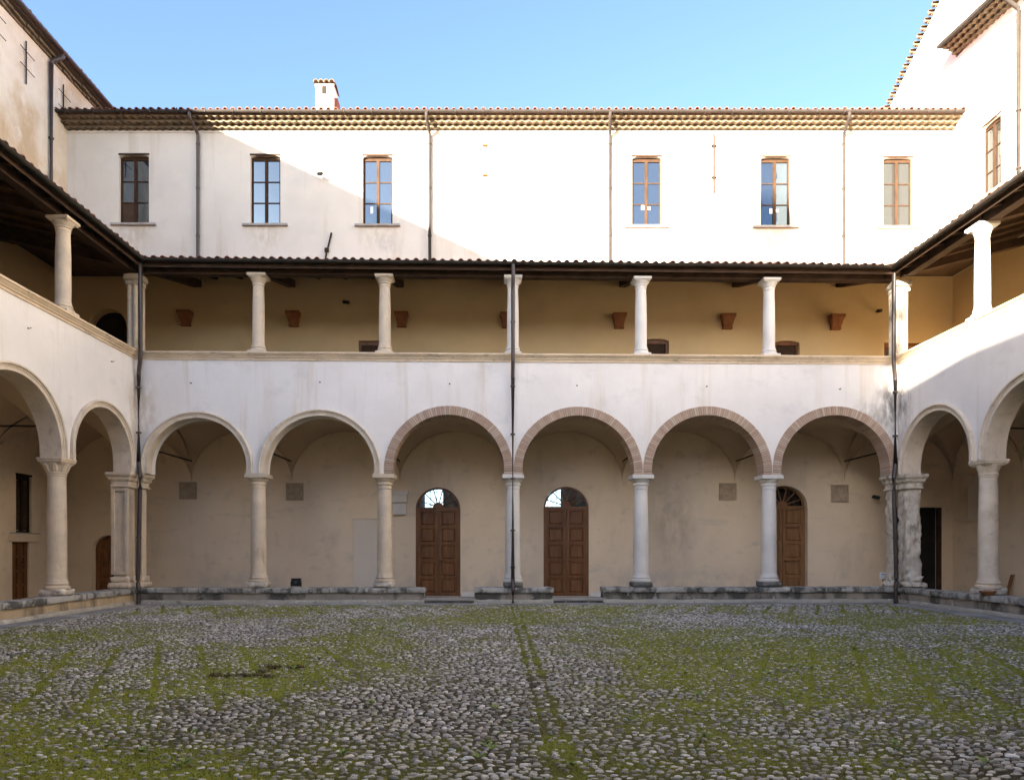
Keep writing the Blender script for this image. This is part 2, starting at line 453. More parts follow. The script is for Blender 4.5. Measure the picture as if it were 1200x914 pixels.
# ------------------------------------------------------------------ frames of the place
A = (-9.68, 18.35)                    # left inner corner of the court
B = (11.07, 18.85)                    # right inner corner
YB, XL, XR = 21.70, -13.66, 14.50     # the three building walls
YS = -2.4                             # south side of the court, behind the camera
FC = Frame(A, (B[0] - A[0], B[1] - A[1]), (-(B[1] - A[1]), B[0] - A[0]))
FL = Frame(A, (0, -1), (-1, 0))
FR = Frame(B, (0, -1), (1, 0))
FS = Frame((B[0], YS), (-1, 0), (0, -1))
WB = Frame((0, YB), (1, 0), (0, 1))   # u = world X
WL = Frame((XL, 0), (0, 1), (-1, 0))  # u = world Y
WR = Frame((XR, 0), (0, 1), (1, 0))
S2 = F_PX / YB
def bx(px): return (px - VX) / S2                     # photo column -> X on the back wall
def bz(py): return CAMZ + (VY - py) / S2
def cu(px, d=0.0):                                    # photo column -> u along the central arcade
    t = (px - VX) / F_PX
    Ax, Ay = FC.O.x + FC.i.x * d, FC.O.y + FC.i.y * d
    return (t * Ay - Ax) / (FC.e.x - t * FC.e.y)
LEN_C = math.hypot(B[0] - A[0], B[1] - A[1])
Z_SEAT, Z_CAP, Z_WALL, Z_COR, Z_UCAP, Z_EAVE, Z_RTOP = 0.45, 3.53, 6.60, 6.79, 8.92, 9.10, 10.15
Z_FLOOR2 = 5.78
TH = 0.46

# ================================================================== THE SETTING
# numpy value noise
def vnoise(x, y, seed):
    xi, yi = np.floor(x).astype(np.int64), np.floor(y).astype(np.int64)
    xf, yf = x - xi, y - yi
    def h(a, b):
        n = (a * 374761393 + b * 668265263 + seed * 144269504) & 0x7fffffff
        n = ((n ^ (n >> 13)) * 1274126177) & 0x7fffffff
        return ((n ^ (n >> 16)) & 0xffff) / 65535.0
    u, v = xf * xf * (3 - 2 * xf), yf * yf * (3 - 2 * yf)
    return (h(xi, yi) * (1 - u) + h(xi + 1, yi) * u) * (1 - v) + (h(xi, yi + 1) * (1 - u) + h(xi + 1, yi + 1) * u) * v
def fbm(x, y, seed, oct=4):
    s, a, t = 0, 0.5, 0
    for k in range(oct):
        s = s + a * vnoise(x * 2 ** k, y * 2 ** k, seed + k)
        t += a
        a *= 0.55
    return s / t

CX = 0.46                                              # the straight rib down the middle of the paving
def rib_field(x, y):
    """distance to the nearest rib joint and whether ribs show there"""
    dc = np.minimum(np.abs(x - (CX - 0.075)), np.abs(x - (CX + 0.075)))
    side = np.where(x > CX, 1.0, -1.0)
    q = (np.abs(x - CX) - 0.48 * y) / 0.62
    dd = np.abs(q - np.round(q)) * 0.62 * 0.9
    zone = ((y > 6.3) & (y < 10.4) & (np.abs(x - CX) > 2.2)) | (y > 15.6)
    return dc, np.where(zone, dd, 9.0)
def moss_field(x, y):
    m = fbm(x * 0.42 + 11, y * 0.42 + 5, 3)
    f = fbm(x * 2.3, y * 2.3, 17)
    band = np.exp(-((y - 9.6) / 2.6) ** 2) * (0.10 + 0.20 * np.clip((np.abs(x - CX) - 1.0) / 3.0, 0, 1))
    near = 0.07 * np.exp(-((y - 4.6) / 1.2) ** 2)
    far = 0.12 * np.exp(-((y - 14.2) / 1.3) ** 2) * (x < 3)
    bare = 0.20 * np.exp(-((y - 12.0) / 1.0) ** 2) + 0.10 * np.exp(-((y - 6.8) / 1.0) ** 2) * (np.abs(x) < 3)
    v = (m - 0.5) * 1.7 + (f - 0.5) * 0.8 + 0.66 + band + near + far - bare
    dc, dd = rib_field(x, y)
    v = v + 0.24 * np.exp(-(dc / 0.06) ** 2) * (y < 13) + 0.25 * np.exp(-(dd / 0.06) ** 2)
    return np.clip(v, 0, 1)

gb = MB(); gb.box(-400, 400, -400, 400, -0.6, -0.06)
gb.build('ground', 'earth', None, kind='structure')

# soil sheet of the court with its moss cover as an attribute
X0, X1, Y0, Y1 = -9.28, 10.72, YS + 0.3, 18.05
nx, ny = 300, 300
gx, gy = np.meshgrid(np.linspace(X0, X1, nx), np.linspace(Y0, Y1 + 0.5, ny))
gm = moss_field(gx, gy)
gz = 0.004 + 0.009 * gm * fbm(gx * 9, gy * 9, 31) + 0.02 * (fbm(gx * 0.6, gy * 0.6, 41) - 0.5)
me = bpy.data.meshes.new('court_paving')
idx = np.arange(nx * ny).reshape(ny, nx)
fq = np.stack([idx[:-1, :-1], idx[:-1, 1:], idx[1:, 1:], idx[1:, :-1]], -1).reshape(-1, 4)
me.from_pydata(np.stack([gx, gy, gz], -1).reshape(-1, 3).tolist(), [], fq.tolist())
at = me.attributes.new('moss', 'FLOAT', 'POINT')
at.data.foreach_set('value', gm.reshape(-1).astype(np.float32))
me.materials.append(MT['soil'])
me.polygons.foreach_set('use_smooth', [True] * len(me.polygons))
paving = link('court_paving', me, None, kind='structure')
def ground_z(x, y): return 0.004 + 0.02 * (fbm(x * 0.6, y * 0.6, 41) - 0.5)

# cobbles: rows of river stones
sx_, sy_, st_ = [], [], []
y = 3.75
while y < Y1 + 0.35:
    n = int((X1 - X0) / 0.070)
    st = 0.052 + 0.070 * rng.beta(1.3, 2.1, n)
    xs = X0 + np.cumsum(st) + rng.uniform(0, 0.1)
    ys = y + rng.normal(0, 0.014, n) + 0.03 * np.sin(xs * 1.3 + y * 2.0)
    k = xs < X1 - 0.03
    sx_.append(xs[k]); sy_.append(ys[k]); st_.append((0.5 * (st + np.roll(st, -1)))[k])
    y += rng.uniform(0.054, 0.073)
sx_, sy_, st_ = np.concatenate(sx_), np.concatenate(sy_), np.concatenate(st_)
ylim = 18.28 + 0.0241 * (sx_ + 9.68) - 0.30
mo = moss_field(sx_, sy_)
dc, dd = rib_field(sx_, sy_)
keep = (sy_ < ylim) & (rng.uniform(0, 1, len(sx_)) > np.clip((mo - 0.70) * 1.1, 0, 0.35)) & (dc > 0.026) & (dd > 0.030)
sx_, sy_, mo, st_ = sx_[keep], sy_[keep], mo[keep], st_[keep]
ns = len(sx_)
shr = 1 - 0.28 * np.clip(mo - 0.4, 0, 1)
la = st_ * rng.uniform(0.42, 0.56, ns) * shr
lb = rng.uniform(0.015, 0.029, ns) * shr
hh = rng.uniform(0.006, 0.021, ns)
an = rng.normal(0, 0.30, ns)
tn = np.clip(rng.beta(1.7, 1.7, ns) * 1.0 + 0.25 * (fbm(sx_ * 0.5, sy_ * 0.5, 77) - 0.5) - 0.10 * mo, 0, 1)
tn = np.where(rng.uniform(0, 1, ns) > 0.988, 1.0, tn)
zz = ground_z(sx_, sy_)

def stone_rings(n, k):
    """unit stones: k-sided dome, jittered; returns verts (n, 2k+1, 3)"""
    th = np.linspace(0, 2 * math.pi, k, endpoint=False)[None, :] + rng.uniform(-0.2, 0.2, (n, k)) + rng.uniform(0, 6, (n, 1))
    rj = rng.uniform(0.72, 1.18, (n, k))
    c, s = np.cos(th), np.sin(th)
    v = np.zeros((n, 2 * k + 1, 3))
    v[:, :k, 0], v[:, :k, 1], v[:, :k, 2] = c * rj, s * rj, -0.3
    r2 = rng.uniform(0.58, 0.84, (n, 1))
    v[:, k:2 * k, 0], v[:, k:2 * k, 1] = c * rj * r2, s * rj * r2
    v[:, k:2 * k, 2] = 0.80 + rng.uniform(-0.18, 0.14, (n, k)) + 0.16 * c * rng.normal(0, 1, (n, 1)) + 0.12 * s * rng.normal(0, 1, (n, 1))
    v[:, 2 * k, 0:2] = rng.uniform(-0.15, 0.15, (n, 2))
    v[:, 2 * k, 2] = 1.0
    return v
def ring_faces(k):
    q = [(j, (j + 1) % k, k + (j + 1) % k, k + j) for j in range(k)]
    t = [(k + j, k + (j + 1) % k, 2 * k) for j in range(k)]
    return q, t
def np_mesh(name, V, quads, tris, attrn=None, attrv=None, m=None):
    me = bpy.data.meshes.new(name)
    nq, nt_ = len(quads), len(tris)
    me.vertices.add(len(V))
    me.vertices.foreach_set('co', np.asarray(V, dtype=np.float32).reshape(-1))
    li = np.concatenate([np.asarray(quads, dtype=np.int32).reshape(-1), np.asarray(tris, dtype=np.int32).reshape(-1)])
    me.loops.add(len(li))
    me.loops.foreach_set('vertex_index', li)
    me.polygons.add(nq + nt_)
    ls = np.concatenate([np.arange(nq) * 4, nq * 4 + np.arange(nt_) * 3]).astype(np.int32)
    me.polygons.foreach_set('loop_start', ls)
    if attrn:
        a = me.attributes.new(attrn, 'FLOAT', 'POINT')
        a.data.foreach_set('value', np.asarray(attrv, dtype=np.float32))
    me.materials.append(MT[m])
    me.update(calc_edges=True)
    me.validate()
    return me

inframe = (sy_ > 4.40) & (np.abs(sx_ - 0.1) < 0.735 * sy_)
order = np.argsort(np.where(inframe, sy_ - la * 6, 999))[:300]
single = np.zeros(ns, bool); single[order] = True
variants = []
for k in range(24):
    V = stone_rings(1, 8)[0]
    q, t = ring_faces(8)
    mv = np_mesh('cobblestone', V, q, t, 'tone', np.full(len(V), [0.1, 0.25, 0.4, 0.5, 0.6, 0.72, 0.85, 0.33][k % 8]), 'cobble')
    ca_ = mv.attributes.new('cover', 'FLOAT', 'POINT'); ca_.data.foreach_set('value', np.concatenate([np.full(8, 0.6), np.full(8, 0.02), [-0.05]]).astype(np.float32) + 0.15 * (k % 3))
    mv.polygons.foreach_set('use_smooth', [True] * len(mv.polygons))
    variants.append(mv)
for i in order:
    link('cobblestone', variants[random.randrange(24)], paving, (float(sx_[i]), float(sy_[i]), float(zz[i])), float(an[i]),
         (float(la[i]), float(lb[i]), float(hh[i])))
VS, QS, TS, AS, CS, off = [], [], [], [], [], 0
for msk, k in (((~single) & (sy_ < 8.5), 7), ((~single) & (sy_ >= 8.5), 6)):
    n = int(msk.sum())
    V = stone_rings(n, k)
    x, y_ = V[:, :, 0] * la[msk][:, None], V[:, :, 1] * lb[msk][:, None]
    ca, sa = np.cos(an[msk])[:, None], np.sin(an[msk])[:, None]
    W = np.stack([x * ca - y_ * sa + sx_[msk][:, None], x * sa + y_ * ca + sy_[msk][:, None], V[:, :, 2] * hh[msk][:, None] + zz[msk][:, None]], -1)
    q, t = ring_faces(k)
    base = (np.arange(n) * (2 * k + 1) + off)[:, None, None]
    QS.append((np.array(q)[None] + base).reshape(-1, 4)); TS.append((np.array(t)[None] + base).reshape(-1, 3))
    VS.append(W.reshape(-1, 3)); AS.append(np.repeat(tn[msk], 2 * k + 1))
    lv = np.concatenate([np.full(k, 0.55), np.full(k, -0.05), [-0.12]])
    CS.append((lv[None, :] + np.clip((mo[msk] - 0.45) * 0.70, 0, 0.5)[:, None]).reshape(-1))
    off += n * (2 * k + 1)
cm = np_mesh('cobblestones', np.concatenate(VS), np.concatenate(QS), np.concatenate(TS), 'tone', np.concatenate(AS), 'cobble')
cm.polygons.foreach_set('use_smooth', [True] * len(cm.polygons))
ca_ = cm.attributes.new('cover', 'FLOAT', 'POINT'); ca_.data.foreach_set('value', np.concatenate(CS).astype(np.float32))
link('cobblestones', cm, paving, kind='stuff')

# moss: short upright tufts between the stones
n = 330000
mx = rng.uniform(-8.5, 10.4, n); my = 3.9 + (17.6 - 3.9) * rng.uniform(0, 1, n) ** 1.8
mm = moss_field(mx, my)
k = rng.uniform(0, 1, n) < np.clip((mm - 0.42) * 1.9, 0.02, 1)
mx, my, mm = mx[k], my[k], mm[k]
n = len(mx)
a = rng.uniform(0, 6.28, n); w = rng.uniform(0.003, 0.007, n) * (0.6 + 0.12 * my); h = rng.uniform(0.005, 0.017, n)
ln = rng.uniform(-0.012, 0.012, (n, 2))
z0 = ground_z(mx, my) + 0.004
V = np.zeros((n, 3, 3))
V[:, 0] = np.stack([mx - np.cos(a) * w, my - np.sin(a) * w, z0], -1)
V[:, 1] = np.stack([mx + np.cos(a) * w, my + np.sin(a) * w, z0], -1)
V[:, 2] = np.stack([mx + ln[:, 0], my + ln[:, 1], z0 + h], -1)
link('moss', np_mesh('moss', V.reshape(-1, 3), np.zeros((0, 4), int), np.arange(n * 3).reshape(-1, 3), m='moss'), None,
     kind='stuff', label='green moss filling the joints between the cobbles', cat='moss')

# slab border along the low walls
border = link('slab_border', (lambda b: (b.fbox(FC, 0.3, LEN_C - 0.3, -0.44, -0.05, -0.05, 0.004), b.fbox(FL, 0.46, 20.7, -0.62, -0.05, -0.05, 0.004),
              b.fbox(FR, 0.46, 21.2, -0.62, -0.05, -0.05, 0.004), b.mesh('slab_border', 'earth'))[-1])(MB()), None, kind='structure')
slabs = [rough_mesh('slab', 'slab', 1.0, 0.36, 0.05, 0.12, 0.006, s, rnd=0.012) for s in range(4)]
slabs_w = [rough_mesh('slab', 'slab', 1.0, 0.56, 0.05, 0.12, 0.006, s + 9, rnd=0.012) for s in range(4)]
u = 0.15
while u < LEN_C - 0.6:
    w = random.uniform(0.75, 1.25)
    link('slab', random.choice(slabs), border, FC(u + w / 2, -0.25, -0.012), math.atan2(FC.e.y, FC.e.x), (w - 0.012, 1, 1))
    u += w
for F, e in ((FL, 15.2), (FR, 15.2)):
    u = 0.5
    while u < e:
        w = random.uniform(0.75, 1.35)
        link('slab', random.choice(slabs_w), border, F(u + w / 2, -0.34, -0.012), math.pi / 2, (w - 0.012, 1, 1))
        u += w

# floor of the covered walk
fb = MB()
fb.poly([FC(-0.1, 0.05, -0.01), FC(LEN_C + 0.1, 0.05, -0.01), (XR, YB + 0.1, -0.01), (XL, YB + 0.1, -0.01)])
fb.poly([FL(-0.1, 0.05, -0.014), FL(22, 0.05, -0.014), (XL, -4, -0.014), (XL, YB, -0.014)])
fb.poly([FR(-0.1, 0.05, -0.018), FR(22, 0.05, -0.018), (XR, -4, -0.018), (XR, YB, -0.018)])
fb.build('walkway_floor', 'floor', None, kind='structure')

# ================================================================== BUILDINGS
# ---- central block: the wall behind the arcade and the storey above it
main = thing('convent_building', (0, YB, 0), 'long cream convent block with six tall windows above the loggia roof', 'building')
DOORS = [dict(u0=bx(487), u1=bx(539.5), z0=0.0, z1=bz(571), rise=0.70), dict(u0=bx(637), u1=bx(690), z0=0.0, z1=bz(570), rise=0.70),
         dict(u0=bx(893), u1=bx(946.5), z0=0.0, z1=bz(569), rise=0.70, reveal=0.34)]
SIDE_DOOR = dict(u0=bx(108), u1=bx(146), z0=0.0, z1=bz(627), rise=0.45, reveal=0.3)
BLIND = dict(u0=bx(413.5), u1=bx(455), z0=0.02, z1=bz(608), reveal=0.04)
DARK = dict(u0=bx(1041), u1=bx(1104), z0=0.0, z1=bz(594), reveal=0.35)
mb = MB(); wall(mb, WB, XL, XR, -0.05, 5.6, [*DOORS, SIDE_DOOR, BLIND, DARK], 0.16)
mb.build('lower_wall', 'lower', main)
UD = [dict(u0=bx(420), u1=bx(447), z0=5.8, z1=bz(399)), dict(u0=bx(753), u1=bx(784), z0=5.8, z1=bz(397), rise=0.1),
      dict(u0=bx(906), u1=bx(937), z0=5.8, z1=bz(399), rise=0.1), dict(u0=bx(1036), u1=bx(1080), z0=5.8, z1=bz(401))]
UARCH = dict(u0=bx(104), u1=bx(149), z0=5.8, z1=bz(362), rise=0.6, reveal=0.35)
mb = MB(); wall(mb, WB, XL, XR, 5.6, 10.14, [*UD, UARCH], 0.3)
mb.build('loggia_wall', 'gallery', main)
WIN = [157, 311, 442.5, 758, 909, 1052.5]
WINS = [dict(u0=bx(p) - 0.475, u1=bx(p) + 0.475, z0=bz(262.5 + 0.004 * (p - 157)), z1=bz(181.5 + 0.003 * (p - 157)), rise=0.07) for p in WIN]
mb = MB(); wall(mb, WB, XL, XR, 10.14, 15.0, WINS, 0.17)
mb.build('upper_wall', 'upper', main)
# rooms behind the arched doors: backing painted near-black for lack of light, a barred window on the far side
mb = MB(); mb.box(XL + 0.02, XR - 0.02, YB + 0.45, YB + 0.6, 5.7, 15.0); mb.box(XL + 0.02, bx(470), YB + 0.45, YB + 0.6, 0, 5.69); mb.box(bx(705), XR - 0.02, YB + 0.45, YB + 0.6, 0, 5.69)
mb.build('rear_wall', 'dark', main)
WF = Frame((0, 29.0), (1, 0), (0, 1))
FARW = [dict(u0=-3.35, u1=-2.28, z0=2.2, z1=4.5, rise=0.2), dict(u0=1.98, u1=2.74, z0=2.2, z1=4.5, rise=0.2)]
mb = MB(); wall(mb, WF, bx(470), bx(705), -0.02, 5.7, FARW, 0.3)
mb.poly([(bx(470), YB + 0.6, -0.02), (bx(470), 29, -0.02), (bx(470), 29, 5.7), (bx(470), YB + 0.6, 5.7)]); mb.poly([(bx(705), YB + 0.6, -0.02), (bx(705), 29, -0.02), (bx(705), 29, 5.7), (bx(705), YB + 0.6, 5.7)])
mb.poly([(bx(470), YB + 0.3, 5.69), (bx(705), YB + 0.3, 5.69), (bx(705), 29, 5.69), (bx(470), 29, 5.69)])
mb.poly([(bx(470), YB + 0.2, -0.015), (bx(705), YB + 0.2, -0.015), (bx(705), 29, -0.015), (bx(470), 29, -0.015)])
mb.build('room_walls', 'panel', main)
for o in FARW:
    mb = MB()
    for k in range(1, 4):
        x = o['u0'] + (o['u1'] - o['u0']) * k / 4; mb.fbox(WF, x - 0.012, x + 0.012, 0.10, 0.125, o['z0'], o['z1'] - 0.06)
    for k in range(1, 8):
        z = o['z0'] + (o['z1'] - o['z0']) * k / 8; mb.fbox(WF, o['u0'], o['u1'], 0.126, 0.145, z - 0.01, z + 0.01)
    mb.build('window_grille', 'iron', main)

def window(F, o, parent, glassm='glass', panel=False, name='window', d=0.10):
    u0, u1, z0, z1 = o['u0'] + 0.004, o['u1'] - 0.004, o['z0'], o['z1'] - 0.005
    uc = (u0 + u1) / 2
    fw = 0.055
    fr = MB()
    fr.fbox(F, u0, u0 + fw, d, d + 0.06, z0, z1)
    fr.fbox(F, u1 - fw, u1, d, d + 0.06, z0, z1)
    fr.fbox(F, u0 + fw, u1 - fw, d, d + 0.06, z1 - fw - 0.075, z1)
    fr.fbox(F, u0 + fw, u1 - fw, d, d + 0.06, z0, z0 + fw)
    fr.fbox(F, uc - 0.045, uc + 0.045, d - 0.012, d + 0.05, z0 + fw, z1 - fw - 0.075)
    w = fr.build(name, 'wood_win', parent)
    zs = z0 + fw
    H = (z1 - fw - 0.075 - zs) / 3
    for k in (1, 2):
        for a, b in ((u0 + fw, uc - 0.045), (uc + 0.045, u1 - fw)):
            mu = MB(); mu.fbox(F, a, b, d + 0.005, d + 0.04, zs + k * H - 0.016, zs + k * H + 0.016)
            mu.build('glazing_bar', 'wood_win', w)
    for k in range(3):
        for a, b in ((u0 + fw, uc - 0.045), (uc + 0.045, u1 - fw)):
            p = MB(); p.fbox(F, a, b, d + 0.025, d + 0.032, zs + k * H + 0.016, zs + (k + 1) * H - 0.016)
            p.build('pane', 'wood_dark' if (panel and k == 0 and a < uc - 0.1) else glassm, w)
    ls = MB(); ls.fbox(F, u0 - 0.02, u1 + 0.02, -0.012, 0.02, z1 - 0.012, z1 + 0.045)
    ls.build('lintel', 'wood_win', w)
    si = MB(); si.fbox(F, o['u0'] - 0.24, o['u1'] + 0.24, -0.10, 0.02, z0 - 0.065, z0 - 0.004)
    si.build('sill', 'slab_tan', w)
    return w
for i, o in enumerate(WINS):
    window(WB, o, main, 'glass_grey' if i == 5 else 'glass', panel=(i == 0))
for (p, u, z, h) in ((442.5, -0.20, 0.30, 0.22), (758, -0.10, 0.42, 0.14), (758, 0.10, 0.42, 0.10), (909, -0.10, 0.30, 0.16), (909, 0.10, 0.34, 0.10)):
    mb = MB(); mb.fbox(WB, bx(p) + u - 0.05, bx(p) + u + 0.04, 0.112, 0.122, 11.9 + z, 11.9 + z + h)
    mb.build('paper_notice', 'sign_white', None, label=('taller ' if h > 0.12 and p > 500 else 'shorter ' if p > 500 else '') + {442.5: 'crumpled white paper behind the lower left pane of the window by the downpipe',
             758: 'small white paper square stuck to the sunlit window beside the downpipe', 909: 'small white paper square stuck to the window with the soft tree shadow'}[p],
             cat='paper', group='paper notices stuck in the upper windows')

def panel_door(F, o, parent, woodm, fan=True, d=0.10, panels=5):
    u0, u1, z0, z1 = o['u0'] + 0.003, o['u1'] - 0.003, o['z0'], o['z1'] - 0.004
    uc, hw = (u0 + u1) / 2, (u1 - u0) / 2
    zs = z1 - o['rise'] if fan else z1
    fr = MB()
    zt = zs - 0.02
    fr.fbox(F, u0, u0 + 0.06, d - 0.03, d + 0.06, z0, zt)
    fr.fbox(F, u1 - 0.06, u1, d - 0.03, d + 0.06, z0, zt)
    fr.fbox(F, u0, u1, d - 0.04, d + 0.06, zt, zt + 0.09)
    # arched head of the frame
    if fan:
        n = 20
        for k in range(n):
            a, b = math.pi * k / n, math.pi * (k + 1) / n
            lo = [F(uc + math.cos(t) * r * hw, dd, zs + math.sin(t) * r * o['rise']) for (t, r, dd) in ((a, 1, d - 0.03), (b, 1, d - 0.03), (b, 0.92, d - 0.03), (a, 0.92, d - 0.03))]
            hi = [F(uc + math.cos(t) * r * hw, dd, zs + math.sin(t) * r * o['rise']) for (t, r, dd) in ((a, 1, d + 0.06), (b, 1, d + 0.06), (b, 0.92, d + 0.06), (a, 0.92, d + 0.06))]
            fr.hexa(lo, hi)
    door = fr.build('door', woodm, parent)
    for s in (-1, 1):
        a, b = (u0 + 0.06, uc - 0.006) if s < 0 else (uc + 0.006, u1 - 0.06)
        lf = MB(); lf.fbox(F, a, b, d + 0.012, d + 0.05, z0 + 0.01, zt - 0.004)
        st = 0.085
        lf.fbox(F, a, a + st, d - 0.030, d + 0.012, z0 + 0.01, zt - 0.004)
        lf.fbox(F, b - st, b, d - 0.030, d + 0.012, z0 + 0.01, zt - 0.004)
        H = (zt - z0 - 0.02 - 0.03) / panels
        for k in range(panels + 1):
            zc = z0 + 0.02 + k * H
            lf.fbox(F, a + st, b - st, d - 0.028, d + 0.012, zc, zc + 0.075)
        if s < 0: lf.fbox(F, b - 0.03, b + 0.03, d + 0.051, d + 0.07, z0 + 0.01, zt - 0.004)
        lf.build('door_leaf', woodm, door)
        for k in range(panels):
            za, zb = z0 + 0.02 + k * H + 0.105, z0 + 0.02 + (k + 1) * H - 0.03
            pa, pb = a + st + 0.03, b - st - 0.03
            pm = MB()
            pm.loops([[F(pa, d + 0.011, za), F(pb, d + 0.011, za), F(pb, d + 0.011, zb), F(pa, d + 0.011, zb)],
                      [F(pa + 0.03, d - 0.020, za + 0.03), F(pb - 0.03, d - 0.020, za + 0.03), F(pb - 0.03, d - 0.020, zb - 0.03), F(pa + 0.03, d - 0.020, zb - 0.03)]])
            pm.build('door_panel', woodm, door)
        if s > 0:
            hd = MB(); hd.tube([F(a + 0.045, d - 0.014, 1.12), F(a + 0.045, d - 0.06, 1.12), F(a + 0.16, d - 0.06, 1.12)], 0.011)
            hd.build('door_handle', 'iron', door)
    if fan:
        hub = MB()
        pts = [(uc + 0.17 * math.cos(math.pi * k / 14), zs + 0.065 + 0.17 * math.sin(math.pi * k / 14)) for k in range(15)]
        hub.loops([[F(p, d - 0.03, q) for p, q in pts], [F(p, d + 0.04, q) for p, q in pts]])
        for k in range(1, 7):
            t = math.pi * k / 7
            c, s_ = math.cos(t), math.sin(t)
            px_, pz_ = -s_ * 0.016, c * 0.016
            i0, i1 = (uc + 0.15 * c, zs + 0.065 + 0.15 * s_), (uc + 0.93 * hw * c, zs + 0.93 * o['rise'] * s_)
            q = [(i0[0] - px_, i0[1] - pz_), (i1[0] - px_, i1[1] - pz_), (i1[0] + px_, i1[1] + pz_), (i0[0] + px_, i0[1] + pz_)]
            hub.loops([[F(p, d - 0.025, z) for p, z in q], [F(p, d + 0.02, z) for p, z in q]])
        hub.build('fanlight_bars', woodm, door)
        for k in range(7):
            t0, t1 = math.pi * k / 7, math.pi * (k + 1) / 7
            pts = [(uc + 0.16 * math.cos(t), zs + 0.065 + 0.16 * math.sin(t)) for t in (t0, t1)]
            pts += [(uc + 0.93 * hw * math.cos(t0 + (t1 - t0) * j / 4), zs + 0.01 + 0.93 * o['rise'] * math.sin(t0 + (t1 - t0) * j / 4)) for j in (4, 3, 2, 1, 0)]
            pm = MB(); pm.poly([F(p, d + 0.01 + 0.004 * math.sin(k * 2.1), q) for p, q in pts])
            pm.build('fanlight_pane', 'glass_fan', door)
    return door
for i, o in enumerate(DOORS):
    dr = panel_door(WB, o, main, 'wood_door2' if i == 2 else 'wood_door', d=0.22 if i == 2 else 0.07)
panel_door(WB, SIDE_DOOR, main, 'wood_door', fan=False, d=0.22, panels=4)
mb = MB(); mb.fbox(WB, BLIND['u0'], BLIND['u1'], 0.038, 0.06, 0, BLIND['z1'])
mb.build('walled_up_doorway', 'panel', main)
for o in DOORS[:2]:
    for a_, b_ in ((o['u0'] - 1.2, o['u0'] - 0.03), (o['u1'] + 0.03, o['u1'] + 0.6)):
        mb = MB(); mb.fbox(WB, a_, b_, -0.02, 0.01, -0.01, 0.13); mb.build('skirting', 'stone_white', main)
# dark doorways: near-black sheets with the unlit depth painted into their colour
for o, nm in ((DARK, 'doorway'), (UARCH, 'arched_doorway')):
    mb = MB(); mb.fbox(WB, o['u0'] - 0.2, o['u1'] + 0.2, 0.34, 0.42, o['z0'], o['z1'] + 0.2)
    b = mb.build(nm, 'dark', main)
    for a_, b_ in ((o['u0'] + 0.002, o['u0'] + 0.07), (o['u1'] - 0.07, o['u1'] - 0.002)):
        jm = MB(); jm.fbox(WB, a_, b_, 0.02, 0.2, o['z0'], o['z1'] - o.get('rise', 0.02)); jm.build('door_jamb', 'wood_dark', b)
mb = MB(); n = 20
uc, hw, zs = (UARCH['u0'] + UARCH['u1']) / 2, (UARCH['u1'] - UARCH['u0']) / 2, UARCH['z1'] - 0.6
lp = []
for k in range(n + 1):
    t = math.pi * k / n
    lp.append([WB(uc + r * math.cos(t) * hw, dd, zs + r * math.sin(t) * 0.6) for r, dd in ((1.0, 0.02), (1.0, -0.03), (1.22, -0.03), (1.22, 0.02))])
mb.loops(lp); mb.build('arch_moulding', 'gallery', main)
for o in UD:
    w = MB()
    w.fbox(WB, o['u0'] + 0.003, o['u1'] - 0.003, 0.16, 0.24, o['z0'], o['z1'] - 0.13)
    d_ = w.build('loggia_door', 'wood_dark', main)
    w = MB()
    w.fbox(WB, o['u0'] + 0.003, o['u0'] + 0.08, 0.10, 0.16, o['z0'], o['z1'] - 0.13); w.fbox(WB, o['u1'] - 0.08, o['u1'] - 0.003, 0.10, 0.16, o['z0'], o['z1'] - 0.13)
    w.fbox(WB, o['u0'] + 0.003, o['u1'] - 0.003, 0.10, 0.24, o['z1'] - 0.13, o['z1'] - 0.004)
    w.build('door_frame', 'wood_door', d_)
# terracotta brackets on the loggia wall
def corbel_mesh():
    b = MB()
    b.loops([[(-0.13, 0, -0.20), (0.13, 0, -0.20), (0.13, -0.12, -0.20), (-0.13, -0.12, -0.20)],
             [(-0.15, 0, -0.10), (0.15, 0, -0.10), (0.15, -0.17, -0.10), (-0.15, -0.17, -0.10)],
             [(-0.19, 0, 0.08), (0.19, 0, 0.08), (0.19, -0.26, 0.08), (-0.19, -0.26, 0.08)],
             [(-0.215, 0, 0.12), (0.215, 0, 0.12), (0.215, -0.29, 0.12), (-0.215, -0.29, 0.12)],
             [(-0.215, 0, 0.20), (0.215, 0, 0.20), (0.215, -0.29, 0.20), (-0.215, -0.29, 0.20)]])
    b.box(-0.15, 0.15, -0.15, 0, -0.235, -0.201)
    return b.mesh('corbel', 'terracotta')
cmesh = corbel_mesh()
for p in (219, 345, 471, 594, 725, 851.5, 978):
    link('corbel', cmesh, main, (bx(p), YB, bz(374 + 0.006 * (p - 219))))
# stone bracket under a vault springing
mb = MB(); mb.fbox(WB, bx(461.5), bx(476), -0.14, 0, bz(603), bz(590)); mb.fbox(WB, bx(460), bx(477.5), -0.20, 0, bz(589), bz(580)); mb.fbox(WB, bx(458), bx(479), -0.24, 0, bz(580), bz(575.5))
mb.build('vault_bracket', 'stone_white', main)
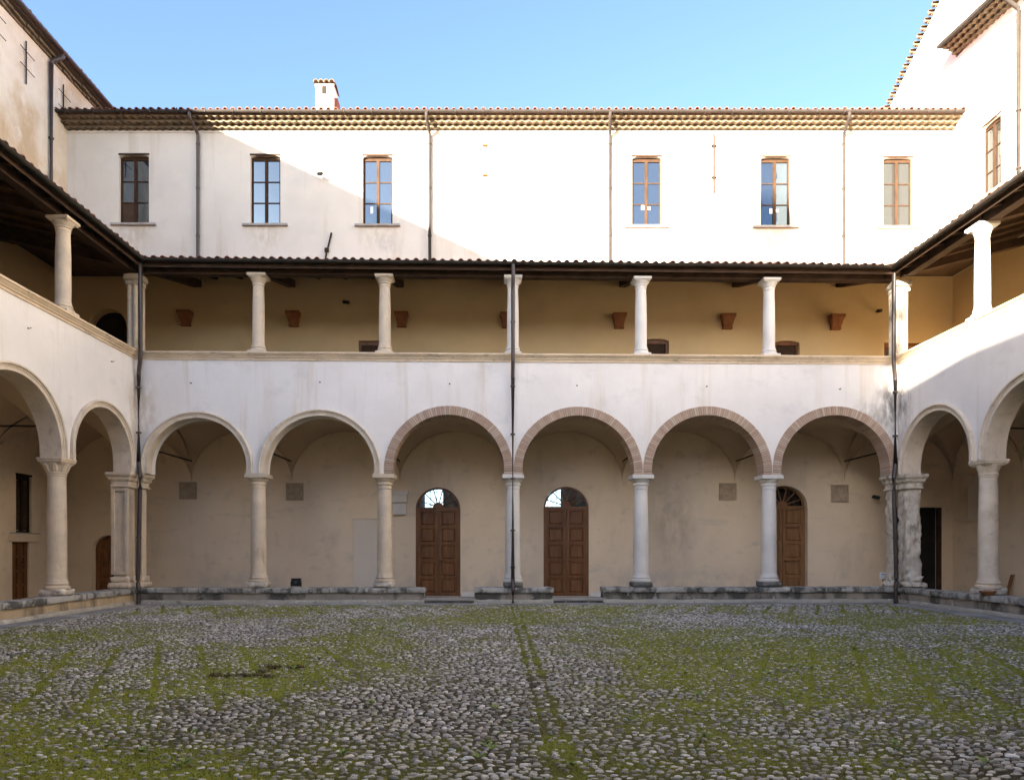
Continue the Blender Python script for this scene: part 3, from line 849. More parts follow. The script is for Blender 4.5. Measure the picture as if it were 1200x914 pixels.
# tiled eave: three corrugated rows, gutter, roof
def wavy(F, u0, u1, dfront, z, pitch=0.228, amp=0.022, th=0.042, ph=0.0, dback=0.05):
    b = MB(); N_ = int((u1 - u0) / pitch * 8)
    lp = []
    for k in range(N_ + 1):
        u = u0 + (u1 - u0) * k / N_
        w_ = amp * math.cos(2 * math.pi * (u / pitch) + ph)
        lp.append([F(u, dback, z + w_), F(u, -dfront, z + w_ - 0.012), F(u, -dfront, z + w_ + th), F(u, dback, z + w_ + th)])
    b.loops(lp)
    return b
roof = None
EU0, EU1 = bx(72) + 0.1, bx(1118)
for r, (dp, z) in enumerate(((0.15, 14.80), (0.31, 14.885), (0.46, 14.97))):
    wavy(WB, EU0 if r else XL, EU1, dp, z, ph=r * math.pi).build('eave_tile_row', 'eave_tile', main, smooth=40, kind='stuff')
for dp, z in ((0.128, 14.80), (0.288, 14.885), (0.438, 14.97)):
    mb = MB(); mb.fbox(WB, EU0, EU1 - 0.02, -dp, 0.04, z + 0.005, z + 0.092); mb.build('eave_filler', 'eave_tile', main)
mb = MB(); mb.fbox(WB, XL, EU1, -0.03, 0.02, 14.70, 14.755)
mb.build('eave_band', 'upper', main)
def gutter_mesh(F, u0, u1, d, z, r=0.065, cap=True):
    b = MB(); n = 8
    prof = [(d + r * math.cos(math.pi + math.pi * k / n), z + r * math.sin(math.pi + math.pi * k / n)) for k in range(n + 1)]
    inner = [(d + (r - 0.012) * math.cos(math.pi + math.pi * k / n), z + (r - 0.012) * math.sin(math.pi + math.pi * k / n)) for k in reversed(range(n + 1))]
    b.loops([[F(u0, dd, zz_) for dd, zz_ in prof + inner], [F(u1, dd, zz_) for dd, zz_ in prof + inner]])
    return b
gt = gutter_mesh(WB, EU0, bx(1122), -0.555, 15.06).build('gutter', 'gutter', main, smooth=40)
u = EU0 + 0.4
hk = MB()
while u < EU1:
    hk.fbox(WB, u, u + 0.03, -0.625, -0.60, 14.98, 15.11)
    hk.fbox(WB, u, u + 0.03, -0.60, -0.50, 14.975, 14.99)
    u += 0.86
hk.build('brackets_light_dots', 'gutter', gt, kind='stuff')
def barrel(b, p0, p1, side, up, r=0.085, n=6):
    """half-round cover tile from p0 to p1"""
    lp = []
    for p, rr in ((Vector(p0), r), (Vector(p1), r * 0.86)):
        o_ = [p + side * (rr * math.cos(math.pi * k / n)) + up * (rr * math.sin(math.pi * k / n)) for k in range(n + 1)]
        i_ = [p + side * ((rr - 0.016) * math.cos(math.pi * k / n)) + up * ((rr - 0.016) * math.sin(math.pi * k / n)) for k in reversed(range(n + 1))]
        lp.append(o_ + i_)
    b.loops(lp)
mb = MB(); mb.hexa([(XL, YB - 0.50, 15.02), (XR, YB - 0.50, 15.02), (XR, 27.2, 17.25), (XL, 27.2, 17.25)],
                   [(XL, YB - 0.50, 15.07), (XR, YB - 0.50, 15.07), (XR, 27.2, 17.32), (XL, 27.2, 17.32)])
mb.hexa([(XL, 27.21, 17.25), (XR, 27.21, 17.25), (XR, 33, 15.0), (XL, 33, 15.0)], [(XL, 27.21, 17.32), (XR, 27.21, 17.32), (XR, 33, 15.07), (XL, 33, 15.07)])
roof = mb.build('roof', 'tile', main)
sl = Vector((0, 6.0, 2.3)).normalized()
upv = Vector((1, 0, 0)).cross(sl)
bt = MB(); u = EU0 + 0.1
while u < EU1 + 0.0:
    jz, jy = random.uniform(-0.006, 0.008), random.uniform(-0.02, 0.02)
    for k in range(3):
        p = Vector((u + random.uniform(-0.006, 0.006), YB - 0.60 + jy, 15.055 + jz)) + sl * (0.40 * k) + upv * (0.012 * (k % 2))
        barrel(bt, p, p + sl * 0.44, Vector((1, 0, 0)), upv, 0.075)
    u += 0.228
bt.build('roof_tiles', 'tile', roof, smooth=50, kind='stuff')
ch = MB()
cx_, cy_, cw = -5.88, 23.6, 0.30
ch.box(cx_ - cw, cx_ + cw, cy_ - cw, cy_ + cw, 15.5, 17.0)
chim = ch.build('chimney', 'white', roof)
ch = MB()
ch.box(cx_ - cw, cx_ - 0.09, cy_ - cw, cy_ + cw, 17.0, 17.28); ch.box(cx_ + 0.09, cx_ + cw, cy_ - cw, cy_ + cw, 17.0, 17.28)
ch.box(cx_ - cw - 0.02, cx_ + cw + 0.02, cy_ - cw - 0.02, cy_ + cw + 0.02, 17.28, 17.33)
ch.build('chimney_head', 'white', chim)
ch = MB(); ch.box(cx_ - 0.085, cx_ + 0.085, cy_ - cw + 0.02, cy_ + cw - 0.02, 17.02, 17.275); ch.build('flue_shade', 'dark', chim)  # near-black block, the shade inside the flue put into its colour
ch = MB()
for k in range(4):
    xk = cx_ - 0.27 + k * 0.18
    barrel(ch, (xk, cy_ - 0.40, 17.35), (xk, cy_ + 0.02, 17.50), Vector((1, 0, 0)), Vector((0, -0.33, 0.94)), 0.095)
    barrel(ch, (xk, cy_ + 0.40, 17.35), (xk, cy_ - 0.0, 17.50), Vector((1, 0, 0)), Vector((0, 0.33, 0.94)), 0.095)
ch.build('chimney_cap', 'eave_tile', chim, smooth=50)
ch = MB(); ch.box(cx_ + cw, cx_ + cw + 0.10, cy_ - 0.1, cy_ + 0.30, 15.6, 17.0)
ch.build('chimney_flue', 'tile', chim)

# ---- left tall building
left_b = thing('weathered_building', (XL, 10, 0), 'tall old building with stained peeling plaster and dark eave gutter', 'building')
LW = dict(u0=19.4, u1=20.05, z0=1.97, z1=3.62, reveal=0.16)
LD = dict(u0=19.25, u1=19.92, z0=0.0, z1=1.70, reveal=0.16)
mb = MB(); wall(mb, WL, -6.0, YB, -0.05, 5.6, [LW, LD], 0.16); mb.build('lower_wall', 'lower', left_b)
mb = MB(); wall(mb, WL, -6.0, YB, 5.6, 10.14, [], 0.16); mb.build('loggia_wall', 'gallery', left_b)
mb = MB(); wall(mb, WL, -24.3, 29.0, 10.14, 16.5, [], 0.16); mb.build('upper_wall', 'old', left_b)
mb = MB()
mb.box(XL - 9, XL - 0.2, -24.3, 29.0, 0, 16.4)
mb.build('rear_wall', 'old', left_b)
def left_roof(y0, y1, ze, parent):
    m_ = MB(); m_.hexa([(XL + 0.30, y0, ze - 0.10), (XL + 0.30, y1, ze - 0.10), (XL - 5, y1, ze + 1.30), (XL - 5, y0, ze + 1.30)],
                       [(XL + 0.30, y0, ze), (XL + 0.30, y1, ze), (XL - 5, y1, ze + 1.40), (XL - 5, y0, ze + 1.40)])
    r_ = m_.build('roof', 'tile', parent)
    m_ = MB(); m_.hexa([(XL + 0.29, y0, ze - 0.13), (XL + 0.29, y1, ze - 0.13), (XL - 0.05, y1, ze - 0.04), (XL - 0.05, y0, ze - 0.04)], [(XL + 0.29, y0, ze - 0.105), (XL + 0.29, y1, ze - 0.105), (XL - 0.05, y1, ze - 0.015), (XL - 0.05, y0, ze - 0.015)])
    m_.build('soffit_board', 'wood_dark', r_)
    return r_
ZLE = 16.76
lr = left_roof(-24.3, 29.2, ZLE, left_b)
bt = MB(); y = 6.0
sl2 = Vector((-5.3, 0, 1.4)).normalized(); up2 = Vector((1.4, 0, 5.3)).normalized()
while y < 29:
    p = Vector((XL + 0.36 + random.uniform(-0.02, 0.02), y, ZLE + random.uniform(-0.01, 0.01)))
    barrel(bt, p, p + sl2 * 0.45, Vector((0, 1, 0)), up2, 0.08)
    y += 0.24
bt.build('roof_tiles', 'tile', lr, smooth=50, kind='stuff')
FLG = Frame((XL, 0), (0, 1), (-1, 0))
gutter_mesh(FLG, -24, 28.9, -0.36, ZLE - 0.02, 0.085).build('gutter', 'pipe', left_b, smooth=40)
# ragged brick course under the eave
bk = MB(); y = 8.0
while y < 28.8:
    w = random.uniform(0.16, 0.30)
    for r in range(2):
        p = 0.06 + 0.09 * r + random.uniform(-0.03, 0.03)
        bk.fbox(FLG, y + random.uniform(0, 0.02), y + w - 0.015, -p, 0.05, ZLE - 0.30 + 0.085 * r, ZLE - 0.225 + 0.085 * r + random.uniform(-0.01, 0.003))
    y += w
bk.build('eave_bricks', 'eave_tile', left_b, kind='stuff')
w = window(WL, LW, left_b, 'wood_dark', d=0.06)
panel_door(WL, dict(LD, rise=0), left_b, 'wood_door', fan=False, d=0.06, panels=4)
mb = MB(); mb.fbox(WL, LD['u0'] - 0.12, LD['u1'] + 0.30, -0.14, 0.02, 1.71, 1.93); mb.build('door_lintel', 'lower', left_b)

# taller house beyond, out of the frame: its eave steps up the shadow on the right arcade
sw = thing('neighbour_house', (XL - 5, -36, 0), 'taller house adjoining the weathered building beyond the courtyard', 'building')
mb = MB(); mb.box(XL - 9, XL - 0.02, -48, -24.4, 0, 17.1); mb.build('wall', 'old', sw)
mb = MB(); mb.loops([[(XL + 0.30, -24.15, 16.9), (XL - 4, -24.15, 18.1), (XL - 4, -24.15, 18.4), (XL + 0.30, -24.75, 17.36)],
                     [(XL + 0.30, -49, 16.9), (XL - 4, -49, 18.1), (XL - 4, -49, 18.4), (XL + 0.30, -49, 17.36)]])
mb.build('roof', 'tile', sw)

# ---- right building
right_b = thing('sunlit_building', (XR, 18, 0), 'tall sunlit plaster building with tiled verge and projecting tile cornice', 'building')
RW = dict(u0=19.62, u1=20.42, z0=11.95, z1=14.05, rise=0.10)
NICHE = dict(u0=20.45, u1=21.35, z0=2.45, z1=3.80, rise=0.45, reveal=0.25)
NICHE2 = dict(u0=20.6, u1=21.4, z0=5.9, z1=8.6, rise=0.4, reveal=0.2)
mb = MB(); wall(mb, WR, -6.0, YB, -0.05, 5.6, [NICHE], 0.2); mb.build('lower_wall', 'lower', right_b)
mb = MB(); mb.fbox(WR, 20.4, 21.4, 0.24, 0.3, 2.3, 3.9); nb = mb.build('niche', 'panel', right_b)
mb = MB(); mb.fbox(WR, 20.35, 21.45, -0.12, 0.02, 2.36, 2.45); mb.build('niche_shelf', 'arch_stone', nb)
mb = MB(); wall(mb, WR, -6.0, YB, 5.6, 10.14, [NICHE2], 0.2); mb.build('loggia_wall', 'gallery', right_b)
mb = MB(); mb.fbox(WR, 20.5, 21.5, 0.19, 0.25, 5.8, 8.7); mb.build('recess', 'gallery', right_b)
def verge(y): return 17.55 + max(0.0, 25.55 - y) * 0.575
mb = MB(); wall(mb, WR, 4.0, 21.55, 10.14, 16.98, [RW], 0.17)
wall(mb, WR, 21.55, 25.55, 10.14, 20, [], 0.17, topf=verge)
wall(mb, WR, 25.55, 30.0, 10.14, 17.4, [], 0.17)
mb.build('upper_wall', 'white', right_b)
window(WR, RW, right_b, 'glass_grey')
mb = MB(); mb.box(XR + 0.5, XR + 9, -6, 21.5, 0, 16.9); mb.box(XR + 0.5, XR + 9, 21.52, 30, 0, 17.3); mb.build('rear_wall', 'white', right_b)
# set-back upper wall and the higher gable with its tile verge
mb = MB(); mb.box(XR + 0.02, XR + 6, 21.56, 21.7, 16.95, 23.0); mb.poly([(XR + 0.9, 6, 16.9), (XR + 0.9, 21.55, 16.9), (XR + 0.9, 21.55, 23), (XR + 0.9, 6, 23)])
mb.build('set_back_wall', 'upper', right_b)
bt = MB(); y = 25.9
FV = WR
while y > 19.6:
    z = 17.55 + (25.55 - y) * 0.575
    for r in range(2):
        bt.fbox(FV, y - 0.10 + 0.08 * r, y + 0.01 + 0.08 * r, -0.05 - 0.06 * r, 0.3, z + 0.02 + 0.07 * r, z + 0.065 + 0.07 * r)
    barrel(bt, Vector((XR - 0.14, y - 0.02, z + 0.15)), Vector((XR + 0.3, y - 0.02, z + 0.15)), Vector((0, 1, -0.575)).normalized(), Vector((0, 0.575, 1)).normalized(), 0.065)
    y -= 0.20
bt.build('verge_tiles', 'eave_tile', right_b, kind='stuff')
# the sloping tile cornice nearer the court
def slope_frame(y, z):  # cornice falls slightly towards the viewer
    return z
cz = lambda y: 17.02 + (y - 21.3) * 0.13
for r, dp in enumerate((0.16, 0.32, 0.46)):
    b = MB(); lp = []; N_ = 300
    for k in range(N_ + 1):
        yy = 21.5 - (21.5 - 8.0) * k / N_
        w_ = 0.027 * math.cos(2 * math.pi * yy / 0.228 + r * math.pi)
        z = cz(yy) + 0.085 * r + w_
        lp.append([(XR + 0.02, yy, z), (XR - dp, yy, z), (XR - dp, yy, z + 0.045), (XR + 0.02, yy, z + 0.045)])
    b.loops(lp)
    b.build('cornice_tile_row', 'eave_tile', right_b, smooth=40, kind='stuff')
mb = MB(); mb.loops([[(XR - 0.62, y, cz(y) + 0.20), (XR + 0.9, y, cz(y) + 0.42), (XR + 0.9, y, cz(y) + 0.52), (XR - 0.62, y, cz(y) + 0.30)] for y in (21.55, 8.0)])
mb.build('cornice_roof', 'gutter', right_b)

# ================================================================== ARCADES
def arc_pts(u0, u1, crown, n=28):
    """arch opening outline from the left foot over the crown to the right foot (stilted)"""
    r = (u1 - u0) / 2
    uc = (u0 + u1) / 2
    zs = crown - r
    pts = [(u0, Z_CAP)]
    for k in range(n + 1):
        t = math.pi - math.pi * k / n
        pts.append((uc + r * math.cos(t), zs + r * math.sin(t)))
    pts.append((u1, Z_CAP))
    return pts

def arcade_wall(F, u_a, u_b, opens, ztop, parent, m='parapet', i_m='parapet'):
    mb, it = MB(), MB()
    edges = [u_a] + [x for o in opens for x in (o[0], o[1])] + [u_b]
    for a, b in zip(edges[0::2], edges[1::2]):          # solid pieces between the openings
        if b - a > 1e-4:
            mb.poly([F(a, 0, Z_CAP), F(b, 0, Z_CAP), F(b, 0, ztop), F(a, 0, ztop)])
            mb.poly([F(a, TH, Z_CAP), F(b, TH, Z_CAP), F(b, TH, ztop), F(a, TH, ztop)])
            it.poly([F(a, 0, Z_CAP), F(b, 0, Z_CAP), F(b, TH, Z_CAP), F(a, TH, Z_CAP)])
    for (u0, u1, cr) in opens:
        pts = arc_pts(u0, u1, cr)
        for (p, q) in zip(pts, pts[1:]):
            if q[0] - p[0] > 1e-6:
                for d in (0, TH):
                    mb.poly([F(p[0], d, p[1]), F(q[0], d, q[1]), F(q[0], d, ztop), F(p[0], d, ztop)])
            it.poly([F(p[0], 0, p[1]), F(q[0], 0, q[1]), F(q[0], TH, q[1]), F(p[0], TH, p[1])])
    w = mb.build('arcade_wall', m, parent)
    it.build('arch_soffit', i_m, w, smooth=30)
    return w

def stone_arch(F, o, parent, wdt=0.165):
    mb = MB()
    pts = arc_pts(*o, n=36)
    uc, r = (o[0] + o[1]) / 2, (o[1] - o[0]) / 2
    zs = o[2] - r
    # moulded profile: (offset outward from the opening, proud of the wall)
    prof = [(-0.006, 0.26), (-0.006, -0.030), (0.07, -0.030), (0.075, -0.045), (0.105, -0.045), (0.112, -0.075), (0.135, -0.085), (wdt, -0.07), (wdt, 0.02)]
    lp = []
    for (u, z) in pts:
        if z <= zs + 1e-4:
            nrm = (-1, 0) if u < uc else (1, 0)
        else:
            nrm = ((u - uc) / r, (z - zs) / r)
        j = 0.004 * mnoise.noise(Vector((u * 9, z * 9, F.O.x)))
        lp.append([F(u + nrm[0] * a, b + j, z + nrm[1] * a) for a, b in prof])
    mb.loops(lp)
    return mb.build('archivolt', 'arch_stone', parent, smooth=35)

def brick_arch(F, o, parent, depth=0.235):
    mb, mo_ = MB(), MB()
    tones = []
    u0, u1, cr = o
    uc, r = (u0 + u1) / 2, (u1 - u0) / 2
    zs = cr - r
    def brick(p, nrm, tng, hw):
        ln = depth - random.uniform(0, 0.006)
        pr = -0.016 + random.uniform(-0.004, 0.004)
        a0, a1 = -0.010, ln
        def q(al, s, d): return F(p[0] + nrm[0] * al + tng[0] * s, d, p[1] + nrm[1] * al + tng[1] * s)
        k1 = 1 + a1 / r if nrm[1] != 0 else 1
        mb.hexa([q(a0, -hw, pr), q(a0, hw, pr), q(a1, hw * k1, pr), q(a1, -hw * k1, pr)],
                [q(a0, -hw, 0.455), q(a0, hw, 0.455), q(a1, hw * k1, 0.455), q(a1, -hw * k1, 0.455)])
        tones.extend([random.random()] * 8)
    pitch = 0.058
    nst = int((zs - Z_CAP) / pitch)
    for s in (-1, 1):
        for k in range(nst):
            brick((uc + s * r, Z_CAP + (k + 0.5) * (zs - Z_CAP) / nst), (s, 0), (0, 1), 0.021)
    n = int(math.pi * r / pitch)
    for k in range(n):
        t = math.pi * (k + 0.5) / n
        brick((uc + r * math.cos(t), zs + r * math.sin(t)), (math.cos(t), math.sin(t)), (-math.sin(t), math.cos(t)), 0.5 * math.pi * r / n - 0.007)
    me_ = bpy.data.meshes.new('brick_arch')
    me_.from_pydata(mb.v, [], mb.f)
    a = me_.attributes.new('tone', 'FLOAT', 'POINT')
    a.data.foreach_set('value', np.array(tones, dtype=np.float32))
    me_.materials.append(MT['brick'])
    ob = link('brick_arch', me_, parent, kind='stuff')
    lp = []
    for (u, z) in arc_pts(u0, u1, cr, 36):
        nrm = ((-1, 0) if u < uc else (1, 0)) if z <= zs + 1e-4 else ((u - uc) / r, (z - zs) / r)
        lp.append([F(u + nrm[0] * al, b, z + nrm[1] * al) for al, b in ((-0.003, 0.45), (-0.003, -0.006), (depth - 0.012, -0.006), (depth - 0.012, 0.05))])
    mo_.loops(lp)
    mo_.build('mortar', 'mortar', ob, smooth=30)
    return ob

def vault(name, pa, pb, pc, pd, zs, crown_x, crown_y, parent, n=18):
    """groin vault over the quad pa-pb (front) pd-pc (back); height is the higher of two barrels"""
    mb = MB()
    pa, pb, pc, pd = (Vector(p) for p in (pa, pb, pc, pd))
    ts = [0.5 - 0.5 * math.cos(math.pi * k / n) for k in range(n + 1)]
    V = []
    for b in ts:
        for a in ts:
            p = (pa * (1 - a) + pb * a) * (1 - b) + (pd * (1 - a) + pc * a) * b
            zx = (crown_x - zs) * math.sqrt(max(0, 1 - (2 * a - 1) ** 2))
            zy = (crown_y - zs) * math.sqrt(max(0, 1 - (2 * b - 1) ** 2))
            V.append((p.x, p.y, zs + max(zx, zy)))
    n0 = 0
    mb.v = V
    mb.f = [(j * (n + 1) + i, j * (n + 1) + i + 1, (j + 1) * (n + 1) + i + 1, (j + 1) * (n + 1) + i) for j in range(n) for i in range(n)]
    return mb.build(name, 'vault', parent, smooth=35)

def col_meshes(pre, H, r, sty):
    """shaft, base and capital meshes for a column of height H standing at z=0"""
    ms = {'tan': 'stone_tan', 'white': 'stone_white', 'side': 'stone_tan', 'sidew': 'arch_stone', 'utan': 'stone_tan', 'uwhite': 'stone_white'}[sty]
    up = sty[0] == 'u'
    hb, hc = (0.20, 0.27) if up else (0.30, 0.37)
    sh = MB()
    sh.lathe([(r * 1.10, hb - 0.01), (r * 1.10, hb + 0.03), (r * 1.02, hb + 0.055), (r, hb + 0.10), *((r * k_, H * t_ + e_) for t_, k1_ in ((0.33, 1.0), (0.62, 0.968)) for k_, e_ in ((k1_, -0.006), (k1_ - 0.022, -0.003), (k1_ - 0.022, 0.003), (k1_, 0.006))), (r * 0.885, H - hc - 0.06), (r * 0.88, H - hc - 0.03), (r * 0.95, H - hc - 0.02), (r * 0.95, H - hc + 0.012)], 28)
    bs = MB()
    pl = r * 1.42
    if up:
        bs.box(-pl, pl, -pl, pl, 0, 0.055)
        bs.lathe([(pl * 0.98, 0.056), (pl * 1.0, 0.075), (r * 1.34, 0.105), (r * 1.14, 0.125), (r * 1.10, 0.135), (r * 1.20, 0.15), (r * 1.22, 0.17), (r * 1.12, 0.195)], 28)
    else:
        bs.lathe([(r * 1.30, 0.145), (r * 1.34, 0.17), (r * 1.30, 0.205), (r * 1.14, 0.22), (r * 1.12, 0.24), (r * 1.2, 0.255), (r * 1.2, 0.28), (r * 1.1, 0.299)], 28)
    cp = MB()
    z = H - hc
    if up:
        cp.lathe([(r * 0.90, z + 0.013), (r * 0.92, z + 0.05), (r * 1.06, z + 0.06), (r * 1.06, z + 0.085), (r * 0.98, z + 0.09), (r * 1.1, z + 0.11), (r * 1.34, z + 0.165), (r * 1.38, z + 0.175)], 28)
        cp.loops([[(sx * w, sy * w, zz_) for sx, sy in ((-1, -1), (1, -1), (1, 1), (-1, 1))] for w, zz_ in ((r * 1.26, z + 0.176), (r * 1.38, z + 0.20), (r * 1.50, z + 0.212), (r * 1.50, H))])
    elif sty in ('side', 'sidew'):
        k_ = 1.0
        cp.lathe([(r * 0.90, z + 0.013), (r * 1.0, z + 0.03), (r * 1.0, z + 0.05), (r * 0.93, z + 0.06), (r * 1.0, z + 0.12), (r * 1.14, z + 0.19), (r * 1.26, z + 0.25), (r * 1.28, z + 0.265)], 28)
        cp.loops([[(sx * w, sy * w, zz_) for sx, sy in ((-1, -1), (1, -1), (1, 1), (-1, 1))] for w, zz_ in ((r * 1.12, z + 0.235), (r * 1.22, z + 0.27), (r * 1.32, z + 0.285), (r * 1.32, z + 0.32), (r * 1.40, z + 0.33), (r * 1.40, H))])
        if sty == 'side':    # carved leaves round the bell
            for a in range(8):
                t = a * math.pi / 4 + math.pi / 8
                c, s_ = math.cos(t), math.sin(t)
                lp = []
                for rr, zz_, w in ((0.98, 0.06, 0.05), (1.14, 0.13, 0.062), (1.28, 0.20, 0.055), (1.46, 0.245, 0.03), (1.42, 0.215, 0.02)):
                    q = Vector((c * r * rr, s_ * r * rr, z + zz_)); tv = Vector((-s_, c, 0)) * w; nv = Vector((c, s_, 0)) * 0.014
                    lp.append([q - tv - nv, q + tv - nv, q + tv * 0.5 + nv, q - tv * 0.5 + nv])
                cp.loops(lp)
    else:
        cp.lathe([(r * 0.90, z + 0.013), (r * 0.91, z + 0.08), (r * 1.05, z + 0.09), (r * 1.06, z + 0.12), (r * 0.97, z + 0.13), (r * 0.98, z + 0.16), (r * 1.12, z + 0.18), (r * 1.26, z + 0.23), (r * 1.28, z + 0.245)], 28)
        cp.loops([[(sx * w, sy * w, zz_) for sx, sy in ((-1, -1), (1, -1), (1, 1), (-1, 1))] for w, zz_ in ((r * 1.2, z + 0.246), (r * 1.40, z + 0.262), (r * 1.43, z + 0.30), (r * 1.43, H))])
    return sh.mesh('column', ms, 35), bs.mesh('base', ms, 35), cp.mesh('capital', ms, 35), ms

COLM = {}
def column(F, u, d, sty, parent, name='column', label=None):
    up = sty[0] == 'u'
    H = (Z_UCAP - Z_COR) if up else (Z_CAP - Z_SEAT)
    r = 0.162 if up else (0.202 if sty[:4] == 'side' else 0.206)
    if sty not in COLM:
        COLM[sty] = col_meshes(sty, H, r, sty)
    a, b, c, ms = COLM[sty]
    p = F(u, d, Z_COR if up else Z_SEAT)
    rz = math.atan2(F.e.y, F.e.x)
    o = link(name, a, parent, p, rz, label=label)
    link('base', b, o, p, rz)
    link('capital', c, o, p, rz)
    if not up:
        pw = r * 2.62
        link('plinth', rough_mesh('plinth', 'plinth_dark' if sty == 'white' else 'eroded', pw, pw, 0.146, 0.045, 0.014 if sty == 'white' else 0.028, random.randrange(99), rnd=0.025), o, p, rz)
    return o

def cornice_mesh(F, u0, u1, m0=0.0, m1=0.0):
    """moulded parapet top; m0/m1 mitre the ends"""
    prof = [(0.0, Z_WALL - 0.02), (-0.025, Z_WALL - 0.02), (-0.025, Z_WALL + 0.035), (-0.05, Z_WALL + 0.045), (-0.055, Z_WALL + 0.075), (-0.095, Z_WALL + 0.11), (-0.105, Z_WALL + 0.135), (-0.13, Z_WALL + 0.14), (-0.135, Z_COR - 0.004), (-0.12, Z_COR), (0.42, Z_COR), (0.42, Z_WALL)]
    b = MB(); lp = []
    N_ = max(2, int((u1 - u0) / 0.12))
    for k in range(N_ + 1):
        t = k / N_
        row = []
        for d, z in prof:
            ua = u0 - d * m0 if d < 0 else u0
            ub = u1 + d * m1 if d < 0 else u1
            u = ua + (ub - ua) * t
            j = 0.006 * mnoise.noise(Vector((u * 2.3, F.O.x, z * 4))) + 0.004 * mnoise.noise(Vector((u * 9, F.O.x, z * 20)))
            row.append(F(u, d + (j if 0 < k < N_ else 0), z + (j * 0.8 if 0 < k < N_ else 0)))
        lp.append(row)
    b.loops(lp)
    return b

tile_mesh = None
def eave_tile_mesh():
    b = MB()
    barrel(b, (0, 0, 0), (0, 0.46, 0.0), Vector((1, 0, 0)), Vector((0, 0, 1)), 0.082, 8)
    return b.mesh('roof_tile', 'tile', 50)
tile_mesh = eave_tile_mesh()

def lean_to_roof(F, e0, e1, t0, t1, parent, nrow_u=None, vis=(0, 999)):
    """roof from the eave line e0-e1 up to the wall line t0-t1 (2D points), boards below, tiles on top"""
    E0, E1 = Vector((*e0, Z_EAVE)), Vector((*e1, Z_EAVE))
    T0, T1 = Vector((*t0, Z_RTOP)), Vector((*t1, Z_RTOP))
    mb = MB(); up = Vector((0, 0, 0.05))
    mb.hexa([E0, E1, T1, T0], [E0 + up, E1 + up, T1 + up, T0 + up])
    rf = mb.build('roof', 'wood_board', parent)
    # cover tiles: eave row one by one, the rest as one mesh
    e = (E1 - E0); L_ = e.length; e.normalize()
    inw = F.i
    depth = abs((T0 - E0).dot(inw))
    sl_ = (inw * depth + Vector((0, 0, Z_RTOP - Z_EAVE))).normalized()
    upn = e.cross(sl_)
    if upn.z < 0: upn = -upn
    rotm = Matrix((e if e.cross(sl_).z > 0 else -e, sl_, upn)).transposed().to_4x4()
    rest = MB()
    n_ = int(L_ / 0.24)
    for k in range(n_ + 1):
        u = (k + 0.5) * L_ / (n_ + 1)
        p = E0 + e * u + Vector((0, 0, 0.075)) - sl_ * (0.07 + random.uniform(-0.015, 0.02)) + upn * random.uniform(-0.014, 0.014) + e * random.uniform(-0.012, 0.012)
        if vis[0] <= u <= vis[1]:
            link('roof_tile', tile_mesh, rf, p, rot=rotm @ Matrix.Rotation(random.uniform(-0.04, 0.04), 4, 'Z'))
        else:
            barrel(rest, p, p + sl_ * 0.46, e, upn, 0.082, 5)
        q = p + sl_ * 0.40 - upn * 0.004
        barrel(rest, q, q + sl_ * (depth * 1.03 - 0.45), e, upn, 0.080, 5)
    # flat under-tiles
    rest.hexa([E0 + up * 1.06 - sl_ * 0.05, E1 + up * 1.06 - sl_ * 0.05, T1 + up * 1.06, T0 + up * 1.06], [E0 + up * 1.5 - sl_ * 0.05, E1 + up * 1.5 - sl_ * 0.05, T1 + up * 1.5, T0 + up * 1.5])
    rest.build('tile_courses', 'tile', rf, kind='stuff')
    return rf

def timber(p0, p1, w, h, name, m, parent):
    """squared timber whose top centre line runs p0-p1"""
    p0, p1 = Vector(p0), Vector(p1)
    t = (p1 - p0).normalized()
    s = t.cross(Vector((0, 0, 1))).normalized() * (w / 2)
    dn = Vector((0, 0, -h))
    b = MB(); b.hexa([p0 - s, p0 + s, p0 + s + dn, p0 - s + dn], [p1 - s, p1 + s, p1 + s + dn, p1 - s + dn])
    return b.build(name, m, parent)

OV = 0.27     # eave overhang
eC0, eC1 = FC(OV, -OV, 0), FC(LEN_C - OV, -OV, 0)
# ---- central arcade
cen = thing('cloister_arcade', FC(LEN_C / 2, 0, 0), 'central cloister arcade of six round arches below an open loggia, four ringed in brick', 'arcade')
cpx = [303, 451, 601, 751, 901]
cus = [cu(p, 0.23) for p in cpx]
HP = 0.235
oe = [cu(172.5)] + [x for u in cus for x in (u - HP, u + HP)] + [cu(1043)]
crown_px = [489.5, 487, 485.5, 486.5, 486, 486]
opens = []
for k in range(6):
    um = (oe[2 * k] + oe[2 * k + 1]) / 2
    yd = FC(um, 0, 0).y
    opens.append((oe[2 * k], oe[2 * k + 1], CAMZ + (VY - crown_px[k]) * yd / F_PX))
wC = arcade_wall(FC, 0.0, LEN_C, opens, Z_WALL, cen)
for k, o in enumerate(opens):
    (stone_arch if k < 2 else brick_arch)(FC, o, cen)
cornice_mesh(FC, 0.0, LEN_C, 1, 1).build('parapet_cornice', 'cornice', cen, smooth=30)
for k, (p, u) in enumerate(zip(cpx, cus)):
    column(FC, u, 0.23, 'tan' if k < 2 else 'white', cen, 'column', label='weathered tan stone column' if k < 2 else 'clean white stone column on a dark plinth')
    column(FC, cu(p, 0.14), 0.14, 'utan' if k < 2 else 'uwhite', cen, 'loggia_column', label='weathered tan loggia column' if k < 2 else 'white loggia column')
# vault bays
def inner(F, u): 
    p = F(u, TH, 0); return (p.x, p.y, 0)
vb = [0.0] + cus + [LEN_C]
for a, b, o in zip(vb, vb[1:], opens):
    pa, pb = inner(FC, a if a > 0 else 0.0), inner(FC, b)
    pc, pd = (pb[0], YB - 0.003, 0), (pa[0], YB - 0.003, 0)
    vault('vault', pa, pb, pc, pd, 3.62, 5.22, 5.22, cen)
